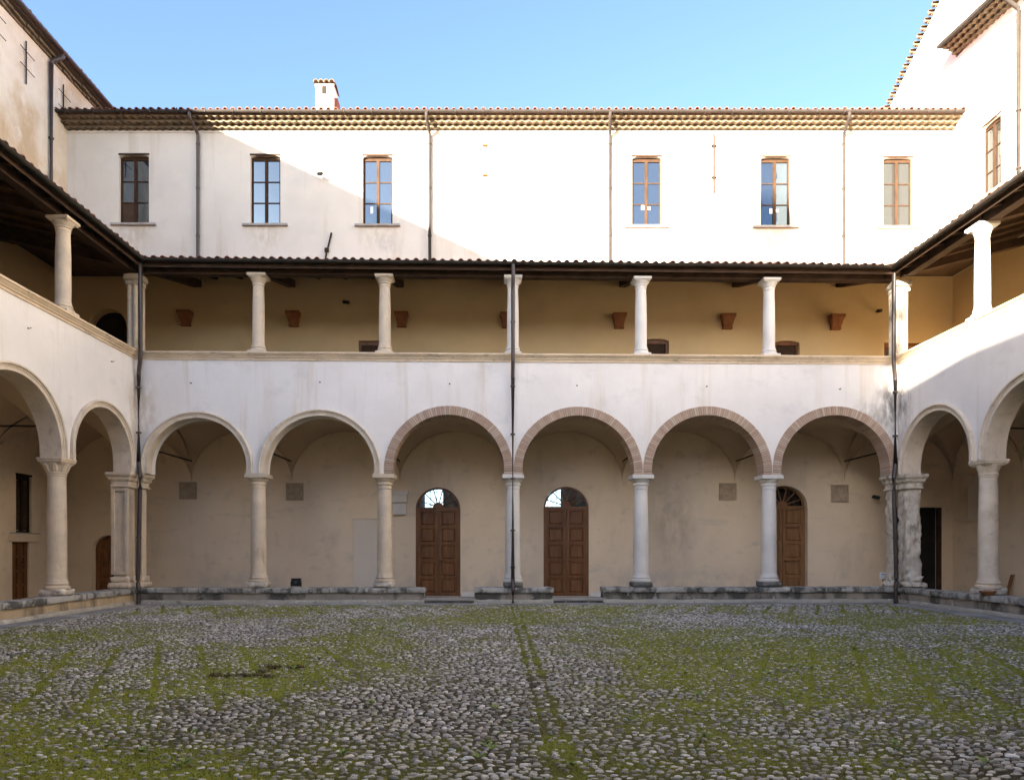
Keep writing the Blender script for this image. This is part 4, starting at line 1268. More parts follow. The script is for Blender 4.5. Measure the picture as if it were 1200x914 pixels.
# corner vaults
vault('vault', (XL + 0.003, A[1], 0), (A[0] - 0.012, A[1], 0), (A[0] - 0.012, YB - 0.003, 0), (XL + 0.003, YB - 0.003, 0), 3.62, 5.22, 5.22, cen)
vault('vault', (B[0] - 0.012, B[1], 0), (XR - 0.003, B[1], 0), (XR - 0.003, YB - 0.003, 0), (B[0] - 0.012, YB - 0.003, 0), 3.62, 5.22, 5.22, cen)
for u in [*cus, 0.05, LEN_C - 0.05]:
    p = FC(u, TH - 0.03, 4.27)
    mb = MB(); mb.tube([p, (p.x, YB, 4.27)], 0.022, 6); mb.build('tie_rod', 'iron', cen)
# loggia floor slab
mb = MB(); f0, f1 = FC(0, TH - 0.02, 0), FC(LEN_C, TH - 0.02, 0)
mb.hexa([(f0.x - 4, f0.y, 5.62), (f1.x + 3.4, f1.y, 5.62), (XR - 0.01, YB - 0.01, 5.62), (XL + 0.01, YB - 0.01, 5.62)],
        [(f0.x - 4, f0.y, Z_FLOOR2), (f1.x + 3.4, f1.y, Z_FLOOR2), (XR - 0.01, YB - 0.01, Z_FLOOR2), (XL + 0.01, YB - 0.01, Z_FLOOR2)])
mb.build('loggia_floor', 'floor', cen)
rfC = lean_to_roof(FC, (eC0.x, eC0.y), (eC1.x, eC1.y), (XL + 0.01, YB - 0.01), (XR - 0.01, YB - 0.01), cen)
timber(FC(0.1, 0.16, Z_EAVE + 0.05), FC(LEN_C - 0.1, 0.16, Z_EAVE + 0.05), 0.24, Z_EAVE + 0.05 - Z_UCAP, 'wall_plate', 'wood_dark', cen)
timber(FC(0.25, -0.20, Z_EAVE + 0.0), FC(LEN_C - 0.25, -0.20, Z_EAVE + 0.0), 0.03, 0.11, 'fascia', 'wood_dark', cen)
for u in [*cus, 0.2, LEN_C - 0.2]:
    p = FC(u, 0.0, Z_EAVE + 0.06)
    timber(p, (p.x, YB - 0.02, Z_RTOP - 0.12), 0.22, 0.24, 'rafter', 'wood_dark', cen)
for a, b in zip(vb, vb[1:]):
    for t in (0.25, 0.5, 0.75):
        p = FC(a + (b - a) * t, -0.16, Z_EAVE - 0.005)
        timber(p, (p.x, YB - 0.02, Z_RTOP - 0.012), 0.08, 0.09, 'small_rafter', 'wood_dark', cen)
gC = gutter_mesh(FC, OV - 0.06, LEN_C - OV + 0.06, -OV - 0.075, Z_EAVE + 0.055, 0.075).build('gutter', 'gutter', cen, smooth=40)

# ---- side arcades
def side_arcade(F, u1st, root, sty, back_x, sgn, col_label):
    us = [u1st + 3.36 * k for k in range(6)]
    end = us[4] + 3.36
    e_ = [0.30] + [x for u in us[:5] for x in (u - 0.25, u + 0.25)] + [end - 0.25]
    ops_ = [(e_[2 * k], e_[2 * k + 1], 5.0 + (0.06 if k else -0.02)) for k in range(6) if 2 * k + 1 < len(e_)]
    arcade_wall(F, 0.0, end, ops_, Z_WALL, root, i_m='arch_stone')
    for o in ops_:
        stone_arch(F, o, root)
    cornice_mesh(F, 0.0, end, 1, 0).build('parapet_cornice', 'cornice', root, smooth=30)
    for k in range(3):
        column(F, us[k], 0.24, sty, root, 'column', label=col_label)
        column(F, us[k], 0.10, 'utan' if sty == 'side' else 'uwhite', root, 'loggia_column')
    vb_ = [0.0] + us[:5] + [end]
    for a, b in zip(vb_, vb_[1:]):
        pa, pb = F(a, TH, 0), F(b, TH, 0)
        vault('vault', pa, pb, (back_x - sgn * 0.003, pb.y, 0), (back_x - sgn * 0.003, pa.y, 0), 3.62, 5.2, 5.2, root)
        for t in (0.0, 0.2, 0.4, 0.6, 0.8):
            p = F(a + (b - a) * t, -0.16, Z_EAVE - 0.005)
            if t: timber(p, (back_x, p.y, Z_RTOP - 0.012), 0.08, 0.09, 'small_rafter', 'wood_dark', root)
            else:
                q = F(max(a, 0.2), 0.0, Z_EAVE + 0.05)
                timber(q, (back_x, q.y, Z_RTOP - 0.12), 0.20, 0.22, 'rafter', 'wood_dark', root)
    for u in us[:3]:
        p = F(u, TH - 0.03, 4.27)
        mb = MB(); mb.tube([p, (back_x, p.y, 4.27)], 0.022, 6); mb.build('tie_rod', 'iron', root)
    p0, p1 = F(-0.4, TH - 0.02, 0), F(end, TH - 0.02, 0)
    mb = MB(); mb.hexa([(p0.x, p0.y, 5.63), (p1.x, p1.y, 5.63), (back_x, p1.y, 5.63), (back_x, p0.y, 5.63)],
                       [(p0.x, p0.y, Z_FLOOR2 - 0.005), (p1.x, p1.y, Z_FLOOR2 - 0.005), (back_x, p1.y, Z_FLOOR2 - 0.005), (back_x, p0.y, Z_FLOOR2 - 0.005)])
    mb.build('loggia_floor', 'floor', root)
    ee = eC0 if sgn < 0 else eC1
    x_e = ee.x
    lean_to_roof(F, (x_e, ee.y), (x_e, F(end, 0, 0).y), (back_x - sgn * 0.012, YB - 0.012), (back_x - sgn * 0.012, F(end, 0, 0).y), root, vis=(0, 9.0))
    timber(F(0.3, 0.16, Z_EAVE + 0.04), F(end, 0.16, Z_EAVE + 0.04), 0.22, Z_EAVE + 0.04 - Z_UCAP, 'wall_plate', 'wood_dark', root)
    timber(F(0.25, -0.20, Z_EAVE), F(end, -0.20, Z_EAVE), 0.03, 0.10, 'fascia', 'wood_dark', root)
    g = gutter_mesh(F, 0.27, end, -OV - 0.075, Z_EAVE + 0.052, 0.075).build('gutter', 'gutter', root, smooth=40)
    hk = MB(); u = 0.5
    while u < 8:
        hk.fbox(F, u, u + 0.03, -0.186, -0.175, Z_EAVE - 0.07, Z_EAVE - 0.045)
        u += 0.30
    hk.build('brackets_light_dots', 'light_dots', g, kind='stuff')  # pale tabs paint the row of bright sunlit spots along the soffit
    return us, end

lef = thing('cloister_arcade', FL(5, 0, 0), 'cloister arcade with moulded stone arches against the weathered building', 'arcade')
usL, endL = side_arcade(FL, A[1] - 15.40, lef, 'side', XL, -1, 'round column with a carved leaf capital')
rig = thing('cloister_arcade', FR(5, 0, 0), 'cloister arcade with moulded stone arches below the sunlit building', 'arcade')
usR, endR = side_arcade(FR, B[1] - 15.70, rig, 'sidew', XR, 1, 'round column with a flared moulded capital')

# ---- south range behind the camera (closes the court)
sou = thing('south_range', (0.5, YS - 2, 0), 'low two-storey range closing the courtyard behind the viewer', 'building')
mb = MB(); wall(mb, FS, -3.4, B[0] - XL, -0.05, Z_COR, [dict(u0=0.6 + 3.4 * k, u1=3.5 + 3.4 * k, z0=0, z1=5.0, rise=1.45) for k in range(6)], 0.4)
mb.build('arcade_wall', 'parapet', sou)
mb = MB(); mb.fbox(FS, -3.4, B[0] - XL, 3.2, 3.4, 0, 10.0); mb.build('rear_wall', 'lower', sou)
mb = MB(); mb.hexa([FS(-3.4, -0.3, 9.1), FS(24.7, -0.3, 9.1), FS(24.7, 3.5, 10.2), FS(-3.4, 3.5, 10.2)], [FS(-3.4, -0.3, 9.2), FS(24.7, -0.3, 9.2), FS(24.7, 3.5, 10.3), FS(-3.4, 3.5, 10.3)])
mb.build('roof', 'tile', sou)

# ---- corner piers (parts of the central arcade)
def pier(parts, eroded, z0, z1, name, capname, lab):
    """panelled corner pier: list of (x0,x1,y0,y1) boxes"""
    m = 'eroded' if eroded else 'stone_tan'
    first = None
    for i, (x0, x1, y0, y1) in enumerate(parts):
        cx0, cy0, w, d = (x0 + x1) / 2, (y0 + y1) / 2, x1 - x0, y1 - y0
        amp = 0.055 if eroded else 0.010
        hcap = 0.40
        o = link(name, rough_mesh(name, m, w - (0.05 if eroded else 0.11), d - (0.05 if eroded else 0.11), z1 - z0 - hcap, 0.05, amp, i + (50 if eroded else 3), rnd=0.03 if eroded else 0.01, freq=6), cen if first is None else first, (cx0, cy0, z0), label=lab if first is None else None)
        if first is None: first = o
        # raised panel frame on the face towards the court
        if not eroded:
            b = MB(); ya, yb = y0 + 0.004, y0 + 0.075
            fz0, fz1 = z0 + 0.45, z1 - hcap - 0.10
            b.box(x0 + 0.02, x0 + 0.10, ya, yb, fz0, fz1); b.box(x1 - 0.10, x1 - 0.02, ya, yb, fz0, fz1)
            b.box(x0 + 0.02, x1 - 0.02, ya, yb, fz1, fz1 + 0.08); b.box(x0 + 0.02, x1 - 0.02, ya, yb, fz0 - 0.08, fz0)
            b.build('panel_frame', m, first)
        # base and capital
        link('base', rough_mesh('base', m, w + 0.12, d + 0.12, 0.16, 0.05, amp * 1.2, i + 7, rnd=0.035), first, (cx0, cy0, z0))
        link('base', rough_mesh('base', m, w + 0.03, d + 0.03, 0.16, 0.05, amp, i + 9, rnd=0.03), first, (cx0, cy0, z0 + 0.15))
        b = MB()
        zc = z1 - hcap
        pr = [(-0.02, 0.0), (0.015, 0.01), (0.015, 0.05), (-0.012, 0.06), (-0.012, 0.16), (0.02, 0.18), (0.04, 0.22), (0.04, 0.26), (0.085, 0.31), (0.095, 0.33), (0.095, 0.398)]
        b.loops([[(x0 - e, y0 - e, zc + q), (x1 + e, y0 - e, zc + q), (x1 + e, y1 + e, zc + q), (x0 - e, y1 + e, zc + q)] for e, q in pr])
        b.build('capital', m, first)
    return first
pier([(-10.20, -9.72, 18.02, 18.50), (-9.70, -9.555, 18.42, 18.80)], False, Z_SEAT, Z_CAP - 0.004, 'corner_pier', 'capital', 'panelled stone corner pier with moulded capital')
pier([(11.11, 11.56, 18.50, 19.00), (10.93, 11.10, 18.90, 19.25)], True, Z_SEAT, Z_CAP - 0.004, 'corner_pier', 'capital', 'badly eroded corner pier of crumbling stone')
def upper_pier(x0, x1, y0, y1, m, lab):
    z0, z1 = Z_COR, Z_UCAP
    b = MB(); b.box(x0 + 0.03, x1 - 0.03, y0 + 0.05, y1, z0 + 0.14, z1 - 0.30)
    p = b.build('loggia_pier', m, cen, label=lab)
    b = MB()
    for a in (x0 + 0.07, (x0 + x1) / 2 + 0.02):
        b.lathe([(0.065, z0 + 0.14), (0.065, z1 - 0.30)], 14, (a + 0.03, y0 + 0.06))
    b.build('half_shaft', m, p, smooth=40)
    link('base', rough_mesh('base', m, x1 - x0 + 0.06, y1 - y0 + 0.06, 0.14, 0.05, 0.01, 4, rnd=0.02), p, ((x0 + x1) / 2, (y0 + y1) / 2, z0))
    link('capital', rough_mesh('capital', m, x1 - x0 + 0.02, y1 - y0 + 0.02, 0.13, 0.05, 0.012, 5, rnd=0.02), p, ((x0 + x1) / 2, (y0 + y1) / 2, z1 - 0.305))
    link('capital', rough_mesh('capital', m, x1 - x0 + 0.10, y1 - y0 + 0.10, 0.17, 0.05, 0.012, 6, rnd=0.02), p, ((x0 + x1) / 2, (y0 + y1) / 2, z1 - 0.172))
upper_pier(-10.02, -9.62, 18.40, 18.74, 'stone_tan', 'tan stone corner pier with paired half shafts')
upper_pier(11.00, 11.42, 18.86, 19.20, 'eroded', 'pale corner pier of uneven stone blocks')

# ================================================================== LOW WALLS
def low_wall(F, spans, root_loc, label, m, dep=0.50, rotz=0.0, plinth_m='skirt'):
    root = thing('low_wall', root_loc, label, 'low wall', 'low walls carrying the cloister columns')
    for (u0, u1) in spans:
        n = max(1, int((u1 - u0) / 0.9))
        link('wall_core', rough_mesh('wall_core', m, u1 - u0 - 0.02, dep - 0.08, 0.36, 0.12, 0.010, random.randrange(99), rnd=0.012, freq=3),
             root, F((u0 + u1) / 2, dep / 2 - 0.02, -0.03), rotz)
        link('skirting', rough_mesh('skirting', plinth_m, u1 - u0 + 0.03, 0.13, 0.17, 0.10, 0.022, random.randrange(99), rnd=0.035, freq=4),
             root, F((u0 + u1) / 2, -0.055, -0.03), rotz)
        u = u0 - 0.02
        while u < u1 - 0.05:
            w = random.uniform(0.8, 1.7)
            if u1 - u - w < 0.5: w = u1 + 0.02 - u
            link('coping_stone', rough_mesh('coping_stone', 'coping', w - 0.012, dep + 0.06 + random.uniform(-0.02, 0.02), 0.145, 0.07, 0.011, random.randrange(999), rnd=0.022, freq=5),
                 root, F(u + w / 2, dep / 2 - 0.02 + random.uniform(-0.008, 0.008), Z_SEAT - 0.146 + random.uniform(-0.006, 0.004)), rotz)
            u += w
    return root
rzC = math.atan2(FC.e.y, FC.e.x)
low_wall(FC, [(0.06, cu(497.5))], FC(3.8, 0.2, 0), 'lichen-blackened low wall under the two tan columns', 'lowwall', rotz=rzC)
low_wall(FC, [(cu(555.5), cu(648.5))], FC(10.3, 0.2, 0), 'short low wall piece between the two doorway gaps', 'lowwall', rotz=rzC)
low_wall(FC, [(cu(706.5), LEN_C - 0.06)], FC(17, 0.2, 0), 'lichen-streaked low wall under the white columns with a crumbling plaster foot', 'lowwall', rotz=rzC)
low_wall(FL, [(0.02, 15.5)], FL(6, 0.2, 0), 'tan stained low wall along the arcade of the weathered building', 'lowwall_tan', rotz=math.pi / 2)
low_wall(FR, [(0.02, 15.5)], FR(6, 0.2, 0), 'grey low wall along the arcade below the sunlit building', 'lowwall', rotz=math.pi / 2)
for (a, b, lab) in ((497.5, 555.5, 'worn stone step in the wall gap nearer the tan columns'), (648.5, 706.5, 'worn stone step in the wall gap nearer the white columns')):
    ua, ub = cu(a) - 0.06, cu(b) + 0.06
    o = link('stone_step', rough_mesh('stone_step', 'slab_tan', ub - ua, 0.40, 0.075, 0.08, 0.006, int(a), rnd=0.012), None, FC((ua + ub) / 2, 0.18, 0.085), rzC,
             label=lab, cat='step', group='steps in the gaps of the low wall')
    link('riser', rough_mesh('riser', 'plinth_dark', ub - ua - 0.08, 0.34, 0.10, 0.08, 0.006, int(a) + 1, rnd=0.012), o, FC((ua + ub) / 2, 0.18, -0.015), rzC)

# ================================================================== FIXTURES
def downpipe(pts, r, label, clips, m='pipe', group='downpipes', clip_dir=(0, 1, 0)):
    b = MB()
    P = [Vector(p) for p in pts]
    # soften the bends
    Q = [P[0]]
    for i in range(1, len(P) - 1):
        a, c = (P[i - 1] - P[i]), (P[i + 1] - P[i])
        k = min(0.07, a.length * 0.4, c.length * 0.4)
        Q += [P[i] + a.normalized() * k, P[i] + (a.normalized() + c.normalized()) * k * 0.30, P[i] + c.normalized() * k]
    Q.append(P[-1])
    b.tube(Q, r, 12)
    o = b.build('downpipe', m, None, smooth=40, label=label, cat='downpipe', group=group)
    for (x, y, z) in clips:
        c = MB(); c.lathe([(r + 0.004, z - 0.018), (r + 0.014, z - 0.018), (r + 0.014, z + 0.018), (r + 0.004, z + 0.018)], 12, (x, y))
        cd = Vector(clip_dir)
        q = Vector((x, y, z))
        c.tube([q + cd * (r + 0.005), q + cd * (r + 0.09)], 0.010, 6)
        c.build('pipe_clip', m, o, smooth=40)
    return o
for p, zb, lab in ((233.5, bz(303), 'dark downpipe on the shaded end of the upper wall'), (504, bz(306), 'downpipe on the upper wall crossed by the diagonal shadow edge'),
                   (714, bz(308), 'downpipe on the upper wall left of the rusty iron rod'), (987, bz(310), 'downpipe on the upper wall next to the curtained window')):
    x = bx(p)
    downpipe([(x - 0.06, YB - 0.56, 15.0), (x - 0.06, YB - 0.56, 14.86), (x, YB - 0.10, 14.62), (x, YB - 0.10, 10.2)], 0.05, lab,
             [(x, YB - 0.10, z) for z in (14.3, 12.9, 11.4)], 'pipe' if p < 300 else 'gutter', 'downpipes on the upper wall')
def facade_pipe(u, d1, lab, px_off=0.0):
    p = lambda d, z: FC(u, d, z)
    pts = [p(-0.34, Z_EAVE + 0.0), p(-0.34, 8.75), p(-0.22, 8.5), p(-0.22, 6.55), p(-0.11, 6.2), p(-0.11, 0.62), p(-0.20, 0.44), p(-0.20, -0.01)]
    downpipe(pts, 0.052, lab, [tuple(p(-0.11, z)) for z in (5.9, 4.6, 3.4, 2.0, 1.0)] + [tuple(p(-0.22, 7.6))], 'pipe', 'tall downpipes on the arcade fronts')
facade_pipe(cu(601, -0.15), 0, 'tall brown downpipe running down the middle of the central arcade')
def corner_pipe(x, y, sx, lab):
    pts = [(x, y, Z_EAVE), (x, y, 6.55), (x - sx * 0.10, y + 0.10, 6.2), (x - sx * 0.10, y + 0.10, 3.75), (x - sx * 0.02, y + 0.02, 3.5), (x - sx * 0.02, y + 0.02, 3.0), (x - sx * 0.06, y - 0.02, 0.6), (x - sx * 0.02, y - 0.06, 0.42), (x - sx * 0.02, y - 0.06, -0.01)]
    downpipe(pts, 0.055, lab, [(x - sx * 0.10, y + 0.10, z) for z in (5.8, 4.6)] + [(x - sx * 0.04, y, 1.8)], 'pipe', 'tall downpipes on the arcade fronts', (-sx * 0.7, 0.7, 0))
corner_pipe(A[0] + 0.22, A[1] - 0.22, 1, 'tall brown downpipe in the corner beside the panelled pier')
corner_pipe(B[0] - 0.22, B[1] - 0.20, -1, 'tall brown downpipe in the corner beside the eroded pier')
downpipe([(XL + 0.36, 20.95, ZLE - 0.08), (XL + 0.36, 20.95, ZLE - 0.2), (XL + 0.09, 20.80, ZLE - 0.42), (XL + 0.09, 20.80, 10.2)], 0.062, 'dark downpipe on the stained wall of the weathered building',
         [(XL + 0.09, 20.80, 14), (XL + 0.09, 20.80, 12)], clip_dir=(-1, 0, 0))
downpipe([(XR - 0.5, 18.85, cz(18.85) + 0.2), (XR - 0.5, 18.85, cz(18.85) + 0.02), (XR - 0.08, 18.85, 16.4), (XR - 0.08, 18.85, 10.2)], 0.055, 'downpipe on the wall of the sunlit building beyond its window',
         [(XR - 0.08, 18.85, 13.6), (XR - 0.08, 18.85, 12)], 'gutter', clip_dir=(1, 0, 0))

# relief plaques
for p, py, s, lab in ((220.5, 575, 0.0, 'square carved stone plaque on the wall behind the arch beside the panelled pier'), (345.5, 576, 1.0, 'square carved stone plaque on the wall above the black floodlight'),
                   (852.5, 576, 2.0, 'square carved stone plaque on the wall between the two white columns'), (983.5, 578, 3.0, 'square carved stone plaque on the wall beside the right-hand arched door')):
    lab = lab.replace('beside the right-hand arched door', 'between the light brown door and the wall lamp')
    fr = MB(); x0, x1, z0, z1 = bx(p - 10), bx(p + 10), bz(py + 10), bz(py - 10)
    for (a, b, c, d) in ((x0, x0 + 0.035, z0, z1), (x1 - 0.035, x1, z0, z1), (x0 + 0.035, x1 - 0.035, z0, z0 + 0.035), (x0 + 0.035, x1 - 0.035, z1 - 0.035, z1)):
        fr.fbox(WB, a, b, -0.05, 0.0, c, d)
    o = fr.build('relief_plaque', 'relief', None, label=lab, cat='plaque', group='carved plaques on the back wall')
    # shallow carved field
    n = 22
    b = MB(); V = []
    for j in range(n + 1):
        for i in range(n + 1):
            a_, c_ = i / n, j / n
            r_ = math.hypot(a_ - 0.5, (c_ - 0.5) * 0.85)
            sh = 0.016 * max(0, math.cos(min(r_ * 6.0, math.pi))) + 0.014 * mnoise.noise(Vector((a_ * 5, c_ * 5, s * 7.3))) + 0.010 * mnoise.noise(Vector((a_ * 12, c_ * 12, s * 3)))
            V.append(tuple(WB(x0 + 0.035 + (x1 - x0 - 0.07) * a_, -0.020 - sh, z0 + 0.035 + (z1 - z0 - 0.07) * c_)))
    b.v = V; b.f = [(j * (n + 1) + i, j * (n + 1) + i + 1, (j + 1) * (n + 1) + i + 1, (j + 1) * (n + 1) + i) for j in range(n) for i in range(n)]
    b.build('carved_field', 'relief', o, smooth=60)

# spotlights
def spotlight(x, y, z, ang, label, wall_dir=(0, 1, 0), s=1.0):
    o = thing('spotlight', (x, y, z), label, 'spotlight', 'small spotlights on the walls')
    wd = Vector(wall_dir)
    b = MB(); q = Vector((x, y, z)); b.tube([q, q - wd * 0.16 * s, q - wd * 0.20 * s + Vector((0, 0, -0.04))], 0.014 * s, 6); b.build('bracket', 'black', o)
    b = MB(); c = q - wd * 0.22 * s + Vector((0, 0, -0.03)); ax = (Vector((math.cos(ang), 0, -0.35)) - wd * 0.7).normalized()
    b.tube([c - ax * 0.10 * s, c - ax * 0.06 * s, c + ax * 0.09 * s, c + ax * 0.11 * s], 0.055 * s, 12); b.build('lamp_head', 'black', o, smooth=40)
spotlight(bx(407), YB, bz(356), 0.3, 'small black spotlight on the loggia wall between tan columns')
spotlight(bx(1026), YB, bz(366), 2.8, 'small black spotlight on the loggia wall near the pale corner pier')
spotlight(bx(1022), YB, bz(582), 0.3, 'small black spotlight on the wall beside the eroded corner pier')
spotlight(bx(377), YB, bz(207), 0.6, 'small spotlight on the upper wall at the shadow edge')
# floodlight on the low wall
fu = cu(340)
o = thing('floodlight', FC(fu, 0.62, 0.1), 'black box floodlight behind the low wall below a plaque', 'floodlight')
b = MB(); b.fbox(FC, fu - 0.13, fu + 0.13, 0.56, 0.66, 0.46, 0.68); b.build('housing', 'black', o)
b = MB(); b.fbox(FC, fu - 0.05, fu + 0.05, 0.545, 0.556, 0.52, 0.62); b.build('lens', 'glass', o)
b = MB(); b.fbox(FC, fu - 0.15, fu - 0.135, 0.58, 0.62, -0.005, 0.6); b.fbox(FC, fu + 0.135, fu + 0.15, 0.58, 0.62, -0.005, 0.6); b.fbox(FC, fu - 0.134, fu + 0.134, 0.58, 0.62, -0.005, 0.02); b.build('stand', 'black', o)
# exit sign in the right loggia
ey, ez = 18.62, 8.02
o = thing('exit_sign', (XR - 0.02, ey, ez), 'green and white exit sign on the loggia wall behind the white column', 'sign')
b = MB(); b.fbox(WR, ey - 0.22, ey + 0.22, -0.05, -0.005, ez - 0.11, ez + 0.11); b.build('sign_box', 'sign_green', o)
b = MB(); b.fbox(WR, ey + 0.02, ey + 0.18, -0.056, -0.051, ez - 0.07, ez + 0.08)
b.loops([[WR(u_, -0.056, ez + z_) for u_, z_ in ((-0.18, 0.0), (-0.08, -0.06), (-0.08, 0.06))], [WR(u_ + 0, -0.052, ez + z_) for u_, z_ in ((-0.18, 0.0), (-0.08, -0.06), (-0.08, 0.06))]]) if False else None
b.build('sign_symbol', 'sign_white', o)
# blue and white notice on the pier
o = thing('notice_plate', FC(LEN_C - 0.55, 0.5, 0.5), 'small white and blue notice plate at the foot of the eroded pier', 'sign')
b = MB(); b.fbox(FC, cu(1031, 0.55), cu(1039, 0.55), 0.55, 0.565, 0.66, 0.83); b.build('plate', 'sign_white', o)
b = MB(); b.fbox(FC, cu(1032.2, 0.55), cu(1038, 0.55), 0.545, 0.549, 0.70, 0.715); b.fbox(FC, cu(1032.2, 0.55), cu(1038, 0.55), 0.545, 0.549, 0.76, 0.785); b.build('print', 'sign_blue', o)
b = MB(); b.fbox(FC, cu(1034.5, 0.56), cu(1036, 0.56), 0.566, 0.58, -0.005, 0.82); b.build('post', 'iron', o)
# terracotta saucer on the right low wall
p = FR(usR[0] + 0.28, 0.02, Z_SEAT)
b = MB(); b.lathe([(0.07, 0.0), (0.10, 0.005), (0.165, 0.085), (0.172, 0.09), (0.172, 0.105), (0.155, 0.105), (0.09, 0.02), (0.01, 0.018)], 24)
b.build('terracotta_saucer', 'terracotta', None, smooth=40, loc=p, label='terracotta saucer on the low wall at the foot of the flared column', cat='saucer')
# leaning board in the right walk
b = MB(); q = Vector((XR - 0.06, 19.1, 0)); b.hexa([q + Vector((-0.20, 0, 0)), q + Vector((-0.17, 0, 0)), q + Vector((-0.17, 0.11, 0)), q + Vector((-0.20, 0.11, 0))],
                                               [q + Vector((0.02, 0, 0.78)), q + Vector((0.05, 0, 0.78)), q + Vector((0.05, 0.11, 0.78)), q + Vector((0.02, 0.11, 0.78))])
b.build('leaning_board', 'wood_door2', None, label='short wooden board leaning on the wall of the covered walk', cat='board')
# lectern and red pot behind the parapet
o = thing('display_stand', FC(cu(433), 1.2, Z_FLOOR2), 'pale tilted display panel behind the parapet beside a tan loggia column', 'display stand')
b = MB(); b.hexa([FC(cu(425, 1.0), 1.0, 6.86), FC(cu(441, 1.0), 1.0, 6.86), FC(cu(441, 1.0), 1.3, 7.02), FC(cu(425, 1.0), 1.3, 7.02)], [FC(cu(425, 1.0), 1.0, 6.885), FC(cu(441, 1.0), 1.0, 6.885), FC(cu(441, 1.0), 1.3, 7.045), FC(cu(425, 1.0), 1.3, 7.045)]); b.build('panel', 'sign_white', o)
b = MB(); b.fbox(FC, cu(432, 1.1), cu(434, 1.1), 1.12, 1.17, Z_FLOOR2, 6.93); b.build('post', 'iron', o)
p = FC(cu(414, 0.7), 0.7, Z_FLOOR2)
b = MB(); b.lathe([(0.16, 0), (0.25, 0.95), (0.29, 0.96), (0.29, 1.09), (0.26, 1.09), (0.22, 0.9), (0.02, 0.9)], 20)
b.build('terracotta_pot', 'terracotta', None, smooth=40, loc=p, label='tall terracotta pot just showing above the parapet', cat='pot')

# iron hooks on the parapets
hm = MB(); hm.tube([(0, 0.02, 0), (0, -0.09, 0.0), (0.0, -0.12, 0.02)], 0.012, 6); hm.box(-0.035, 0.035, -0.014, 0.0, -0.02, 0.02)
hmesh = hm.mesh('iron_hook', 'iron')
def hook(F, u, z, lab):
    link('iron_hook', hmesh, None, F(u, 0, z), math.atan2(F.e.y, F.e.x) if F is FC else (math.pi / 2 if F is FL else -math.pi / 2), (0.6, 0.6, 0.6), label=lab, cat='hook', group='iron hooks on the parapets')
for p, py in ((224, 449), (375, 448), (527, 450), (676, 452), (828, 453), (984, 456)):
    u = cu(p); hook(FC, u, CAMZ + (VY - py) * FC(u, 0, 0).y / F_PX, 'small iron hook on the central parapet above an arch')
hook(FL, 18.35 - 17.15, 6.20, 'small iron hook on the parapet of the carved-capital arcade'); hook(FL, 18.35 - 14.1, 6.05, 'small iron hook on the parapet of the carved-capital arcade')
hook(FR, 18.85 - 17.55, 6.08, 'small iron hook on the parapet of the flared-capital arcade')

# wall anchors and rods
def anchor(y, z, tilt, lab):
    o = thing('wall_anchor', (XL, y, z), lab, 'wall anchor', 'iron wall anchors on the weathered building')
    b = MB(); b.tube([(XL + 0.05, y, z - 0.62), (XL + 0.05, y, z + 0.62)], 0.021, 6); b.build('bar', 'iron', o)
    for dz in (0.28, -0.20):
        b = MB(); b.tube([(XL + 0.09, y - 0.30, z + dz + tilt), (XL + 0.09, y + 0.30, z + dz - tilt)], 0.012, 6); b.build('cross_bar', 'iron', o)
anchor(19.75, 15.55, 0.02, 'iron cross anchor on the stained wall above the eave side of the downpipe')
anchor(21.45, 15.45, 0.02, 'iron cross anchor between the dark downpipe and the tiled eave')
anchor(18.58, 15.75, 0.02, 'iron cross anchor on the stained wall further along from the downpipe')
b = MB(); x = bx(836); b.tube([(x, YB - 0.05, bz(158)), (x, YB - 0.05, bz(227))], 0.032, 6)
o = b.build('iron_rod', 'iron', None, label='thin rusty iron rod fixed upright on the sunlit upper wall', cat='rod')
for py in (172, 209):
    b = MB(); b.fbox(WB, x - 0.08, x + 0.08, -0.08, 0.0, bz(py) - 0.02, bz(py) + 0.02); b.build('clamp', 'iron', o)
b = MB(); b.tube([(bx(382), YB - 0.06, bz(303)), (bx(389), YB - 0.06, bz(274))], 0.028, 6)
o = b.build('iron_anchor', 'iron', None, label='slanted iron tie bar on the shaded upper wall above the roof tiles', cat='wall anchor')
b = MB(); b.fbox(WB, bx(383) - 0.05, bx(383) + 0.07, -0.10, 0.0, bz(296), bz(292)); b.build('clamp', 'iron', o)
for py in (172, 207):
    b = MB(); n = 8; x = bx(568.5)
    pts = [(x + 0.09 * math.cos(math.pi * k / n), bz(py) + 0.06 * math.sin(math.pi * k / n)) for k in range(n + 1)]
    b.loops([[WB(u, -0.10, z) for u, z in pts], [WB(u, 0.0, z) for u, z in pts]])
    b.build('vent_hood', 'terracotta', None, label='small half-round terracotta vent hood on the sunlit upper wall', cat='vent', group='vent hoods on the upper wall')

